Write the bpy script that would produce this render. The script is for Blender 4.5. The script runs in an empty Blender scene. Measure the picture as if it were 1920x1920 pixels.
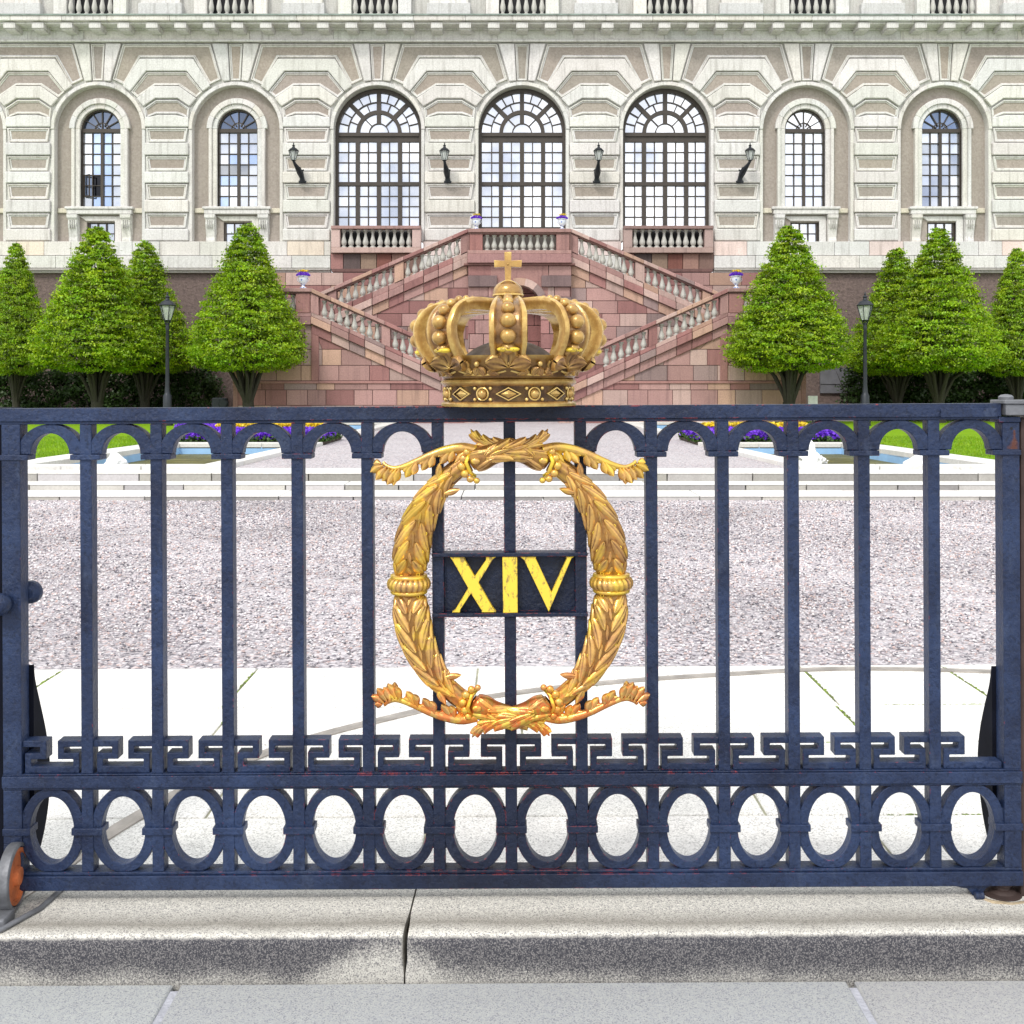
import bpy, math, random
import numpy as np
from math import sin, cos, pi, radians as R
from mathutils import Vector, Matrix
random.seed(7); rng = np.random.default_rng(7)
SC = bpy.context.scene
COL = SC.collection

# ------------------------------------------------------------------ camera, sky, sun, exposure
EYE = 1.6; F = 2020.0; CX = 957.0; HY = 725.0      # focal length and horizon measured on the 1920 px photograph
cam_d = bpy.data.cameras.new('camera'); cam = bpy.data.objects.new('camera', cam_d); COL.objects.link(cam)
cam.location = (0, 0, EYE); cam.rotation_euler = (R(90), 0, 0)
cam_d.sensor_width = 36; cam_d.lens = 36 * F / 1920
cam_d.shift_y = -(960 - HY) / 1920; cam_d.shift_x = (960 - CX) / 1920
cam_d.clip_start = .05; cam_d.clip_end = 2000
SC.camera = cam
SUN_EL, SUN_AZ = 48, 205
w = bpy.data.worlds.new('World'); SC.world = w; w.use_nodes = True
nt = w.node_tree; nt.nodes.clear()
wo = nt.nodes.new('ShaderNodeOutputWorld'); bg = nt.nodes.new('ShaderNodeBackground')
sky = nt.nodes.new('ShaderNodeTexSky'); sky.sky_type = 'NISHITA'; sky.sun_disc = False
sky.sun_elevation = R(SUN_EL); sky.sun_rotation = R(SUN_AZ); sky.dust_density = 2.0; sky.ozone_density = 1.0
tc = nt.nodes.new('ShaderNodeTexCoord'); mp = nt.nodes.new('ShaderNodeMapping'); mp.inputs['Scale'].default_value = (1, 1, 2.6)
nz = nt.nodes.new('ShaderNodeTexNoise'); nz.inputs['Scale'].default_value = 2.3; nz.inputs['Detail'].default_value = 8
cr = nt.nodes.new('ShaderNodeValToRGB'); cr.color_ramp.elements[0].position = .30; cr.color_ramp.elements[1].position = .5
nz2 = nt.nodes.new('ShaderNodeTexNoise'); nz2.inputs['Scale'].default_value = 3.1; nz2.inputs['Detail'].default_value = 7
cr2 = nt.nodes.new('ShaderNodeValToRGB')
cr2.color_ramp.elements[0].position = .3; cr2.color_ramp.elements[0].color = (7.2, 7.7, 8.6, 1)
cr2.color_ramp.elements[1].position = .62; cr2.color_ramp.elements[1].color = (13.5, 13.4, 13.0, 1)
mx = nt.nodes.new('ShaderNodeMix'); mx.data_type = 'RGBA'
L = nt.links.new
L(tc.outputs['Generated'], mp.inputs[0]); L(mp.outputs[0], nz.inputs['Vector']); L(mp.outputs[0], nz2.inputs['Vector'])
L(nz.outputs['Fac'], cr.inputs[0]); L(nz2.outputs['Fac'], cr2.inputs[0])
L(cr.outputs[0], mx.inputs['Factor']); L(sky.outputs[0], mx.inputs['A']); L(cr2.outputs[0], mx.inputs['B'])
L(mx.outputs['Result'], bg.inputs[0]); bg.inputs[1].default_value = .115; L(bg.outputs[0], wo.inputs[0])
sd = bpy.data.lights.new('sun', 'SUN'); sun = bpy.data.objects.new('sun', sd); COL.objects.link(sun)
sd.energy = 1.5; sd.angle = R(11); sd.color = (1, .96, .9)
az = R(SUN_AZ)
sdir = Vector((sin(az) * cos(R(SUN_EL)), cos(az) * cos(R(SUN_EL)), sin(R(SUN_EL))))
sun.rotation_euler = sdir.to_track_quat('Z', 'Y').to_euler()
vs = SC.view_settings; vs.view_transform = 'Standard'; vs.look = 'None'; vs.gamma = 1; vs.exposure = .40
SC.display_settings.display_device = 'sRGB'
SC.cycles.max_bounces = 6; SC.cycles.diffuse_bounces = 3; SC.cycles.glossy_bounces = 3
SC.cycles.transmission_bounces = 4; SC.cycles.transparent_max_bounces = 8

# ------------------------------------------------------------------ mesh helper
class MB:
    def __init__(s): s.v = []; s.f = []; s.t = []; s.n = 0
    def add(s, vs, fs, t=(1, 1, 1)):
        b = s.n
        s.v.extend([tuple(v) for v in vs]); s.n += len(vs)
        s.f.extend([tuple(i + b for i in f) for f in fs]); s.t.extend([t] * len(fs)); return s
    def box(s, x0, x1, y0, y1, z0, z1, t=(1, 1, 1)):
        v = [(x0, y0, z0), (x1, y0, z0), (x1, y1, z0), (x0, y1, z0), (x0, y0, z1), (x1, y0, z1), (x1, y1, z1), (x0, y1, z1)]
        return s.add(v, [(0, 3, 2, 1), (4, 5, 6, 7), (0, 1, 5, 4), (1, 2, 6, 5), (2, 3, 7, 6), (3, 0, 4, 7)], t)
    def prism(s, pts, y0, y1, t=(1, 1, 1)):
        """polygon in (x,z), convex or ngon, extruded along y"""
        a = sum(pts[i][0] * pts[(i + 1) % len(pts)][1] - pts[(i + 1) % len(pts)][0] * pts[i][1] for i in range(len(pts)))
        if a < 0: pts = pts[::-1]
        n = len(pts)
        v = [(x, y0, z) for x, z in pts] + [(x, y1, z) for x, z in pts]
        f = [tuple(range(n)), tuple(range(2 * n - 1, n - 1, -1))] + [(i, i + n, (i + 1) % n + n, (i + 1) % n) for i in range(n)]
        return s.add(v, f, t)
    def strip(s, A, B, y0, y1, t=(1, 1, 1), closed=False):
        """band between polylines A and B in (x,z), extruded along y (front y0)"""
        n = len(A); m = n if closed else n - 1
        v = [(x, y0, z) for x, z in A] + [(x, y0, z) for x, z in B] + [(x, y1, z) for x, z in A] + [(x, y1, z) for x, z in B]
        f = []
        for i in range(m):
            j = (i + 1) % n
            f += [(i, j, n + j, n + i), (2 * n + i, 3 * n + i, 3 * n + j, 2 * n + j), (i, 2 * n + i, 2 * n + j, j), (n + i, n + j, 3 * n + j, 3 * n + i)]
        if not closed:
            f += [(0, n, 3 * n, 2 * n), (n - 1, 3 * n - 1, 4 * n - 1, 2 * n - 1)]
        return s.add(v, f, t)
    def grid(s, fn, nu, nv, cu=False, cv=False, t=(1, 1, 1)):
        P = []
        for i in range(nu):
            for j in range(nv): P.append(fn(i / (nu if cu else nu - 1), j / (nv if cv else nv - 1)))
        f = []
        for i in range(nu if cu else nu - 1):
            for j in range(nv if cv else nv - 1):
                a = i * nv + j; b = i * nv + (j + 1) % nv; c = ((i + 1) % nu) * nv + (j + 1) % nv; d = ((i + 1) % nu) * nv + j
                f.append((a, d, c, b))
        return s.add(P, f, t)
    def tube(s, path, rad, n=10, t=(1, 1, 1), cap=True):
        path = [Vector(p) for p in path]; m = len(path); ring = []
        up = Vector((0, 0, 1)); rings = []
        prev = None
        for i, p in enumerate(path):
            d = (path[min(i + 1, m - 1)] - path[max(i - 1, 0)]).normalized()
            if prev is None:
                a = d.cross(up); a = a if a.length > .1 else d.cross(Vector((1, 0, 0)))
            else: a = prev - d * prev.dot(d)
            a.normalize(); b = d.cross(a); prev = a
            r = rad[i] if hasattr(rad, '__len__') else rad
            rings.append([p + (a * cos(2 * pi * k / n) + b * sin(2 * pi * k / n)) * r for k in range(n)])
        v = [q for rg in rings for q in rg]
        f = [(i * n + k, i * n + (k + 1) % n, (i + 1) * n + (k + 1) % n, (i + 1) * n + k) for i in range(m - 1) for k in range(n)]
        if cap: f += [tuple(range(n - 1, -1, -1)), tuple((m - 1) * n + k for k in range(n))]
        return s.add(v, f, t)
    def lathe(s, prof, c=(0, 0, 0), n=20, t=(1, 1, 1), axis='z', a0=0.0, sq=None):
        """prof: (r, h) list"""
        v = []
        for r, h in prof:
            for k in range(n):
                a = a0 + 2 * pi * k / n
                p = (r * cos(a), r * sin(a), h)
                if axis == 'y': p = (r * cos(a), h, -r * sin(a))
                if axis == 'x': p = (h, r * cos(a), r * sin(a))
                v.append((p[0] + c[0], p[1] + c[1], p[2] + c[2]))
        m = len(prof)
        f = [(i * n + k, i * n + (k + 1) % n, (i + 1) * n + (k + 1) % n, (i + 1) * n + k) for i in range(m - 1) for k in range(n)]
        f += [tuple(range(n - 1, -1, -1)), tuple((m - 1) * n + k for k in range(n))]
        return s.add(v, f, t)
    def ball(s, c, r, n=10, t=(1, 1, 1), sc=(1, 1, 1)):
        m = max(4, n // 2 + 1)
        v = [(c[0], c[1], c[2] + r * sc[2])]
        for i in range(1, m):
            th = pi * i / m
            for k in range(n):
                a = 2 * pi * k / n
                v.append((c[0] + r * sc[0] * sin(th) * cos(a), c[1] + r * sc[1] * sin(th) * sin(a), c[2] + r * sc[2] * cos(th)))
        v.append((c[0], c[1], c[2] - r * sc[2])); e = len(v) - 1
        f = [(0, 1 + k, 1 + (k + 1) % n) for k in range(n)]
        for i in range(m - 2):
            for k in range(n):
                a = 1 + i * n + k; b = 1 + i * n + (k + 1) % n
                f.append((a, a + n, b + n, b))
        f += [(e, 1 + (m - 2) * n + (k + 1) % n, 1 + (m - 2) * n + k) for k in range(n)]
        return s.add(v, f, t)
    def build(s, name, material, parent=None, smooth=None, bevel=0, seg=1, loc=None, **props):
        me = bpy.data.meshes.new(name)
        me.from_pydata(s.v, [], s.f); 
        at = me.attributes.new('tint', 'FLOAT_COLOR', 'FACE')
        arr = np.ones((len(s.f), 4), dtype=np.float32); arr[:, :3] = np.array(s.t, dtype=np.float32)
        at.data.foreach_set('color', arr.ravel())
        if smooth is not None:
            me.polygons.foreach_set('use_smooth', [True] * len(me.polygons))
            if smooth < 180: me.set_sharp_from_angle(angle=R(smooth))
        me.materials.append(material); me.update()
        o = bpy.data.objects.new(name, me); COL.objects.link(o)
        if parent: o.parent = parent
        if loc: o.location = loc
        if bevel:
            b = o.modifiers.new('bevel', 'BEVEL'); b.width = bevel; b.segments = seg; b.limit_method = 'ANGLE'; b.angle_limit = R(35)
            b.harden_normals = False
        for k, v in props.items(): o[k] = v
        return o

def np_mesh(name, V, Fq, T, material, parent=None, **props):
    """V (n,3), Fq (m,k) same-size faces, T (m,3)"""
    me = bpy.data.meshes.new(name); k = Fq.shape[1]; m = len(Fq)
    me.vertices.add(len(V)); me.vertices.foreach_set('co', V.astype(np.float32).ravel())
    me.loops.add(m * k); me.loops.foreach_set('vertex_index', Fq.astype(np.int32).ravel())
    me.polygons.add(m); me.polygons.foreach_set('loop_start', np.arange(0, m * k, k, dtype=np.int32))
    me.update(calc_edges=True)
    at = me.attributes.new('tint', 'FLOAT_COLOR', 'FACE')
    arr = np.ones((m, 4), dtype=np.float32); arr[:, :3] = T; at.data.foreach_set('color', arr.ravel())
    me.materials.append(material)
    o = bpy.data.objects.new(name, me); COL.objects.link(o)
    if parent: o.parent = parent
    for kk, v in props.items(): o[kk] = v
    return o

def thing(name, label, cat, loc=(0, 0, 0), group=None, rot=(0, 0, 0)):
    o = bpy.data.objects.new(name, None); COL.objects.link(o); o.empty_display_size = .1
    o.location = loc; o.rotation_euler = rot; o['label'] = label; o['category'] = cat
    if group: o['group'] = group
    return o
def sub(name, parent, loc=(0, 0, 0)):
    o = bpy.data.objects.new(name, None); COL.objects.link(o); o.parent = parent; o.location = loc; o.empty_display_size = .05; return o
def dup(o, parent=None, loc=None, rotz=None, scale=None, label=None):
    c = o.copy(); COL.objects.link(c)
    if parent: c.parent = parent
    if loc is not None: c.location = loc
    if rotz is not None: c.rotation_euler.z = rotz
    if scale is not None: c.scale = scale
    if label: c['label'] = label
    for ch in list(o.children): dup(ch, c)
    return c

# ------------------------------------------------------------------ materials
class NT:
    def __init__(s, name):
        s.m = bpy.data.materials.new(name); s.m.use_nodes = True; s.t = s.m.node_tree
        s.b = s.t.nodes['Principled BSDF']; s.o = s.t.nodes['Material Output']
        s.c = s.t.nodes.new('ShaderNodeTexCoord').outputs['Object']
    def n(s, kind, **kw):
        x = s.t.nodes.new('ShaderNode' + kind)
        for k, v in kw.items():
            if hasattr(x, k): setattr(x, k, v)
        return x
    def l(s, a, b): s.t.links.new(a, b)
    def mapping(s, scale=(1, 1, 1), rot=(0, 0, 0), loc=(0, 0, 0)):
        x = s.n('Mapping'); x.inputs['Scale'].default_value = scale; x.inputs['Rotation'].default_value = rot; x.inputs['Location'].default_value = loc
        s.l(s.c, x.inputs[0]); return x.outputs[0]
    def noise(s, scale, detail=4, vec=None, rough=.55, dist=0):
        x = s.n('TexNoise'); x.inputs['Scale'].default_value = scale; x.inputs['Detail'].default_value = detail
        x.inputs['Roughness'].default_value = rough; x.inputs['Distortion'].default_value = dist
        s.l(vec or s.c, x.inputs['Vector']); return x.outputs['Fac']
    def voro(s, scale, vec=None, feature='F1', out='Distance'):
        x = s.n('TexVoronoi'); x.feature = feature; x.inputs['Scale'].default_value = scale; s.l(vec or s.c, x.inputs['Vector']); return x.outputs[out]
    def ramp(s, fac, stops):
        x = s.n('ValToRGB'); e = x.color_ramp.elements
        while len(e) < len(stops): e.new(.5)
        for i, (p, c) in enumerate(stops):
            e[i].position = p; c = (c, c, c) if not hasattr(c, '__len__') else c; e[i].color = (*c, 1)
        s.l(fac, x.inputs[0]); return x.outputs[0]
    def mix(s, fac, a, b, mode='MIX'):
        x = s.n('Mix'); x.data_type = 'RGBA'; x.blend_type = mode
        for v, k in ((fac, 'Factor'), (a, 'A'), (b, 'B')):
            if k == 'Factor': i = x.inputs[0]
            else: i = x.inputs[6 if k == 'A' else 7]
            if hasattr(v, 'is_output'): s.l(v, i)
            elif hasattr(v, '__len__'): i.default_value = (*v, 1)
            else: i.default_value = v if k == 'Factor' else (v, v, v, 1)
        return x.outputs[2]
    def math(s, op, a, b=0.5, c=None):
        x = s.n('Math'); x.operation = op
        for i, v in enumerate((a, b, c)):
            if v is None: continue
            if hasattr(v, 'is_output'): s.l(v, x.inputs[i])
            else: x.inputs[i].default_value = v
        return x.outputs[0]
    def tint(s): x = s.n('Attribute'); x.attribute_name = 'tint'; return x.outputs['Color']
    def bump(s, h, strength=.3, dist=.01, prev=None):
        x = s.n('Bump'); x.inputs['Strength'].default_value = strength; x.inputs['Distance'].default_value = dist
        s.l(h, x.inputs['Height'])
        if prev: s.l(prev, x.inputs['Normal'])
        return x.outputs[0]
    def xyz(s):
        x = s.n('SeparateXYZ'); s.l(s.c, x.inputs[0]); return x.outputs
    def done(s, col=None, rough=.6, metal=0, nrm=None, spec=.5):
        if col is not None:
            if hasattr(col, 'is_output'): s.l(col, s.b.inputs['Base Color'])
            else: s.b.inputs['Base Color'].default_value = (*col, 1)
        for k, v in (('Roughness', rough), ('Metallic', metal), ('Specular IOR Level', spec)):
            if hasattr(v, 'is_output'): s.l(v, s.b.inputs[k])
            else: s.b.inputs[k].default_value = v
        if nrm: s.l(nrm, s.b.inputs['Normal'])
        return s.m

def plain(name, col, rough=.6, metal=0, var=.15, scale=8, bump=.2, bd=.004, tint=False, spec=.5):
    m = NT(name); f = m.noise(scale, 6)
    c = m.mix(m.ramp(f, [(.3, 0), (.7, 1)]), tuple(x * (1 - var) for x in col), tuple(min(1, x * (1 + var)) for x in col))
    if tint: c = m.mix(1.0, c, m.tint(), 'MULTIPLY')
    return m.done(c, rough, metal, m.bump(m.noise(scale * 4, 5), bump, bd), spec)

def stone(name, col, dark, fine=60, blot=1.2, bump=.4, bd=.006, rough=.85, streak=.35, speck=.12, tint=True):
    m = NT(name)
    big = m.noise(blot, 6, rough=.65); st = m.noise(1.0, 5, m.mapping((7, 7, .5)), .6)
    c = m.mix(m.ramp(big, [(.35, 0), (.75, 1)]), col, tuple(a * .75 + b * .25 for a, b in zip(col, dark)))
    c = m.mix(m.math('MULTIPLY', m.ramp(st, [(.52, 0), (.72, 1)]), streak), c, dark)
    fn = m.noise(fine, 3, rough=.7)
    c = m.mix(m.ramp(fn, [(.3, 1), (.62, 0)]), c, m.mix(speck * 3, c, dark))
    if tint: c = m.mix(1.0, c, m.tint(), 'MULTIPLY')
    return m.done(c, rough, 0, m.bump(fn, bump, bd), .3)

M = {}
M['lime'] = stone('pale_limestone', (.745, .735, .715), (.25, .235, .21), fine=18, blot=.9, streak=.5)
M['tan'] = stone('tan_plaster', (.40, .355, .315), (.22, .19, .165), fine=14, blot=.7, streak=.2, bump=.7, bd=.02, speck=.2)
M['rough'] = stone('rough_pink_plaster', (.21, .155, .14), (.10, .075, .07), fine=9, blot=.6, streak=.2, bump=1, bd=.04, speck=.3)
M['pink'] = stone('pink_sandstone', (.42, .265, .24), (.13, .08, .08), fine=22, blot=1.1, streak=.45, bump=.5, bd=.008)
M['greystone'] = stone('white_baluster_stone', (.55, .54, .50), (.22, .21, .2), fine=30, blot=3, streak=.5)
M['coping'] = stone('pool_stone', (.72, .71, .68), (.33, .31, .29), fine=30, blot=2, streak=.15, speck=.1)
M['frame'] = plain('brown_window_paint', (.045, .035, .027), .5, 0, .15, 5)
M['dark'] = plain('dark_void', (.008, .008, .01), .8)
M['iron'] = plain('black_iron', (.018, .022, .03), .45, .3, .2, 6)
M['patina'] = plain('cornice_lead', (.22, .27, .24), .6, .2, .3, 4)
def mk_glass():
    m = NT('window_glass'); 
    v = m.noise(.55, 5, m.mapping((1, 1, .8)), .6)
    c = m.mix(m.ramp(v, [(.35, 0), (.65, 1)]), (.50, .54, .64), (.86, .87, .90))
    c = m.mix(1.0, c, m.tint(), 'MULTIPLY')
    return m.done(c, .06, .75, m.bump(m.noise(2.5, 2), .08, .02), .8)
M['glass'] = mk_glass()
def mk_lglass():
    m = NT('lantern_glass'); m.b.inputs['Transmission Weight'].default_value = .6
    return m.done((.75, .8, .78), .1, 0, None, .6)
M['lglass'] = mk_lglass()
def mk_gate(name, rust=0.0):
    m = NT(name)
    big = m.noise(3.5, 6, rough=.6); fine = m.noise(110, 5, m.mapping((1, 1, .8)), .65); lump = m.noise(34, 5, rough=.6)
    c = m.mix(m.ramp(big, [(.35, 0), (.68, 1)]), (.009, .016, .045), (.026, .047, .115))
    c = m.mix(m.ramp(m.noise(16, 7, m.mapping((1, 1, .35)), .7), [(.55, 0), (.70, .6)]), c, (.050, .070, .125))
    c = m.mix(m.ramp(fine, [(.34, .5), (.5, 0)]), c, (.004, .006, .014))
    c = m.mix(m.ramp(m.math('ADD', m.math('ABSOLUTE', m.xyz()[0]), m.math('MULTIPLY', m.noise(5, 4), .5)), [(.35, .62), (.95, 0)]), c, (.004, .005, .012))  # shading painted into the colour: bars darken towards the gate's middle
    bv = m.n('Bevel'); bv.samples = 4; bv.inputs['Radius'].default_value = .0035
    ge = m.n('NewGeometry'); dp = m.n('VectorMath'); dp.operation = 'DOT_PRODUCT'
    m.l(bv.outputs[0], dp.inputs[0]); m.l(ge.outputs['Normal'], dp.inputs[1])
    edge = m.ramp(dp.outputs['Value'], [(.82, 1), (.97, 0)])
    # primer shows through in chips, mostly on the middle bars that hands touch
    x = m.xyz()
    cen = m.math('MULTIPLY_ADD', m.math('ABSOLUTE', x[0]), -.09, .135)
    chip = m.math('GREATER_THAN', m.math('ADD', m.noise(42, 5, rough=.7), cen), .665)
    c = m.mix(m.math('MULTIPLY', edge, chip), c, (.55, .055, .03))
    if rust:
        # rust that ran down from the open bolt hole and gathered on the collar
        x0, zc = (1902 - CX) * 3.1 / F, EYE + (HY - 847) * 3.1 / F - .125
        dz = m.math('DIVIDE', m.math('SUBTRACT', x[2], zc), .055); dx = m.math('ABSOLUTE', m.math('SUBTRACT', x[0], x0))
        wd = m.math('ADD', m.math('MULTIPLY', m.math('POWER', m.math('SUBTRACT', 1.0, m.math('MAXIMUM', dz, 0.0)), 2.0), .020), .004)
        run = m.math('SUBTRACT', 1.0, m.math('DIVIDE', dx, wd)); run = m.math('ADD', run, m.math('MULTIPLY', m.math('SUBTRACT', m.noise(75, 5), .5), 1.8))
        ins = m.math('MULTIPLY', m.math('LESS_THAN', dz, 1.0), m.ramp(dz, [(0, 0), (.01, 1)]))
        run = m.math('MULTIPLY', m.ramp(run, [(.0, 0), (.9, .95)]), ins)
        c = m.mix(m.math('MULTIPLY', run, rust), c, (.14, .042, .012))
    nn = m.bump(fine, .8, .0045); nn = m.bump(lump, .7, .007, nn)
    return m.done(c, m.ramp(fine, [(.3, .28), (.7, .46)]), 0, nn, .32)
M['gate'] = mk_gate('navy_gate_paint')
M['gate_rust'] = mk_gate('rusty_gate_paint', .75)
def mk_gold(name, red=0.0, light=1.0, hi=(.92, .68, .07)):
    m = NT(name)
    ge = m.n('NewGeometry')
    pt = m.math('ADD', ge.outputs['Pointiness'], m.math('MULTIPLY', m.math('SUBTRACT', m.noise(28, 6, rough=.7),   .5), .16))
    c = m.ramp(pt, [(.41, (.018, .008, .004)), (.455, (.085 * light, .042 * light, .016 * light)), (.495, (.25 * light, .132 * light, .052 * light)), (.55, (.43 * light, .255 * light, .075 * light)), (.60, hi)])  # colour darkens in creases and brightens on raised edges
    patch = m.ramp(m.noise(11, 5, rough=.6), [(.50, 0), (.60, 1)])
    c = m.mix(m.math('MULTIPLY', patch, .45 if light > 1.1 else .04), c, (.88, .62, .045))
    c = m.mix(1.0, c, m.tint(), 'MULTIPLY')
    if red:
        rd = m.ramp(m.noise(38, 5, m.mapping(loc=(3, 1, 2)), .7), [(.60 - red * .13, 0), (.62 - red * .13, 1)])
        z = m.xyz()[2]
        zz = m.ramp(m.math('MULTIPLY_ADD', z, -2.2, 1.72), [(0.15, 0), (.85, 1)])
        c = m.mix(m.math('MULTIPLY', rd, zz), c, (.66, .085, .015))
    nn = m.bump(m.noise(90, 5, rough=.65), .4, .002)
    return m.done(c, .24, .6 if red else .45, nn, .6)
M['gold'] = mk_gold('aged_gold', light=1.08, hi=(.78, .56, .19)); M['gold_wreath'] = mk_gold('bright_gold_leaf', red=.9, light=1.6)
def mk_letter():
    m = NT('yellow_letter_gold')
    c = m.mix(m.ramp(m.noise(60, 6, m.mapping((1, 1, .5), (0, .5, 0)), .75), [(.54, 0), (.60, 1)]), (.86, .62, .06), (.36, .25, .06))
    return m.done(c, .45, .15, m.bump(m.noise(60, 4), .3, .002))
M['letter'] = mk_letter()
def mk_granite(name, a, b, c3, fine=320, stain=0, front=False):
    m = NT(name)
    v = m.n('TexVoronoi'); v.inputs['Scale'].default_value = fine; m.l(m.c, v.inputs['Vector'])
    sep = m.n('SeparateColor'); m.l(v.outputs['Color'], sep.inputs[0])
    c = m.ramp(sep.outputs[0], [(.0, c3), (.10, c3), (.22, b), (.5, a), (1, tuple(min(1, q * 1.2) for q in a))])
    c = m.mix(m.ramp(m.noise(fine * .22, 4, rough=.8), [(.35, .5), (.6, 0)]), c, b)
    c = m.mix(m.ramp(m.noise(1.6, 6), [(.35, 0), (.7, .5)]), c, m.mix(.5, c, b))
    nf = m.noise(fine * .5, 3, rough=.8)
    if front:
        ge = m.n('NewGeometry'); sp = m.n('SeparateXYZ'); m.l(ge.outputs['Normal'], sp.inputs[0])
        vert = m.ramp(m.math('MULTIPLY', sp.outputs[1], -1), [(.6, 0), (.85, 1)])
        z = m.xyz()[2]
        dirt = m.math('ADD', m.math('MULTIPLY', m.noise(4, 7, m.mapping((1, 1, .8)), .7), .55), m.math('MULTIPLY', z, 5.0))
        px_ = m.math('ADD', m.math('ABSOLUTE', m.math('ADD', m.xyz()[0], .34)), m.math('MULTIPLY', m.noise(14, 5), .16)); dirt = m.math('SUBTRACT', dirt, m.ramp(px_, [(.10, .42), (.30, 0)]))
        dn = m.ramp(m.math('ADD', dirt, m.math('MULTIPLY', nf, 1.1)), [(.72, .22), (1.35, 1)])
        c = m.mix(m.math('MULTIPLY', vert, dn), c, m.mix(m.ramp(sep.outputs[1], [(.45, 0), (.95, 1)]), (.045, .045, .055), (.21, .20, .20)))
        yy = m.xyz()[1]
        # grime band along the tread of the kerb, a little back from the nosing
        band = m.ramp(m.math('ADD', yy, m.math('MULTIPLY', m.noise(4, 5), .05)), [(.04, 0), (.09, .7), (.17, 0)])
        c = m.mix(band, c, (.16, .145, .12))
    c = m.mix(1.0, c, m.tint(), 'MULTIPLY')
    return m.done(c, .8, 0, m.bump(m.noise(fine * .6, 3, rough=.8), .35, .002), .35)
M['kerb'] = mk_granite('kerb_granite', (.66, .64, .585), (.40, .385, .355), (.17, .17, .18), 360, front=True)
M['pave'] = mk_granite('pavement_granite', (.385, .39, .38), (.34, .35, .37), (.20, .20, .23), 340)
M['flag'] = mk_granite('pale_flagstone', (.78, .765, .73), (.64, .62, .59), (.36, .35, .33), 230)
M['joint'] = plain('joint_mortar', (.30, .30, .22), .95, 0, .4, 9, 1, .01)
def mk_moss():
    m = NT('moss'); c = m.mix(m.ramp(m.noise(30, 5), [(.4, 0), (.6, 1)]), (.10, .12, .05), (.22, .32, .04)); return m.done(c, .95, 0, m.bump(m.noise(120, 3), 1, .01))
M['moss'] = mk_moss()
def mk_gravel():
    m = NT('gravel')
    v = m.n('TexVoronoi'); v.inputs['Scale'].default_value = 46; m.l(m.c, v.inputs['Vector'])
    sep = m.n('SeparateColor'); m.l(v.outputs['Color'], sep.inputs[0])
    c = m.ramp(sep.outputs[0], [(0, (.08, .075, .10)), (.18, (.31, .29, .31)), (.5, (.45, .42, .44)), (.8, (.58, .55, .57)), (.93, (.42, .29, .27)), (1, (.78, .76, .77))])
    c = m.mix(m.ramp(v.outputs['Distance'], [(.55, 0), (.85, .55)]), c, (.15, .13, .14))
    c = m.mix(m.ramp(m.noise(.8, 4), [(.4, 0), (.65, .3)]), c, (.52, .50, .51))
    return m.done(c, .85, 0, m.bump(v.outputs['Distance'], -1.0, .012), .3)
M['gravel'] = mk_gravel()
def mk_peb():
    m = NT('pebble'); c = m.mix(m.ramp(m.noise(150, 4), [(.4, 0), (.7, .3)]), m.mix(1.0, m.tint(), (.92, .92, .92), 'MULTIPLY'), (.45, .42, .43)); return m.done(c, .7, 0, None, .35)
M['pebble'] = mk_peb()
def mk_leaf(name, a, b, tr=.35):
    m = NT(name)
    c = m.mix(1.0, m.mix(m.ramp(m.noise(1.6, 4), [(.35, 0), (.65, 1)]), a, b), m.tint(), 'MULTIPLY')
    df = m.n('BsdfDiffuse'); ts = m.n('BsdfTranslucent'); ms = m.n('MixShader'); ms.inputs[0].default_value = tr
    m.l(c, df.inputs[0]); m.l(c, ts.inputs[0]); m.l(df.outputs[0], ms.inputs[1]); m.l(ts.outputs[0], ms.inputs[2])
    gl = m.n('BsdfGlossy'); gl.inputs['Roughness'].default_value = .5; m2 = m.n('MixShader'); m2.inputs[0].default_value = .04
    m.l(ms.outputs[0], m2.inputs[1]); m.l(gl.outputs[0], m2.inputs[2]); m.l(m2.outputs[0], m.o.inputs[0]); return m.m
M['leaf'] = mk_leaf('fresh_leaf', (.255, .44, .008), (.36, .54, .011), .45)
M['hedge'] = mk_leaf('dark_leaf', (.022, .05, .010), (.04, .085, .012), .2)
M['bark'] = stone('bark', (.05, .045, .035), (.02, .02, .015), fine=20, blot=5, bump=1, bd=.02, tint=False)
def mk_grass():
    m = NT('lawn'); f = m.noise(3, 6, m.mapping((.6, 1.6, 1)), .7)
    c = m.mix(m.ramp(f, [(.35, 0), (.65, 1)]), (.155, .30, .008), (.22, .38, .012))
    return m.done(c, .9, 0, m.bump(m.noise(60, 4), 1, .03), .1)
M['grass'] = mk_grass()
M['petal'] = mk_leaf('pansy_purple', (.16, .03, .62), (.24, .06, .80), .3)
M['petaly'] = mk_leaf('pansy_yellow', (.85, .62, .02), (.9, .7, .05), .3)
M['bedleaf'] = mk_leaf('pansy_leaf', (.04, .09, .012), (.06, .13, .02), .2)
M['soil'] = plain('soil', (.05, .035, .025), .95, 0, .3, 9, 1, .02)
M['bluewall'] = plain('blue_pool_paint', (.30, .52, .80), .5, 0, .12, 3, .1)
def mk_water():
    m = NT('pool_water')
    c = m.mix(m.ramp(m.noise(1.8, 5, m.mapping((1, 2.6, 1)), .6), [(.35, 0), (.7, 1)]), (.075, .07, .018), (.19, .175, .06))
    return m.done(c, .3, 0, m.bump(m.noise(2.6, 5, m.mapping((1, 2.6, 1))), 1.0, .12), .02)
M['water'] = mk_water()
def mk_foam():
    m = NT('foam'); return m.done((.95, .96, .97), .4, 0, m.bump(m.noise(20, 5), .8, .02), .4)
M['foam'] = mk_foam()
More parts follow.
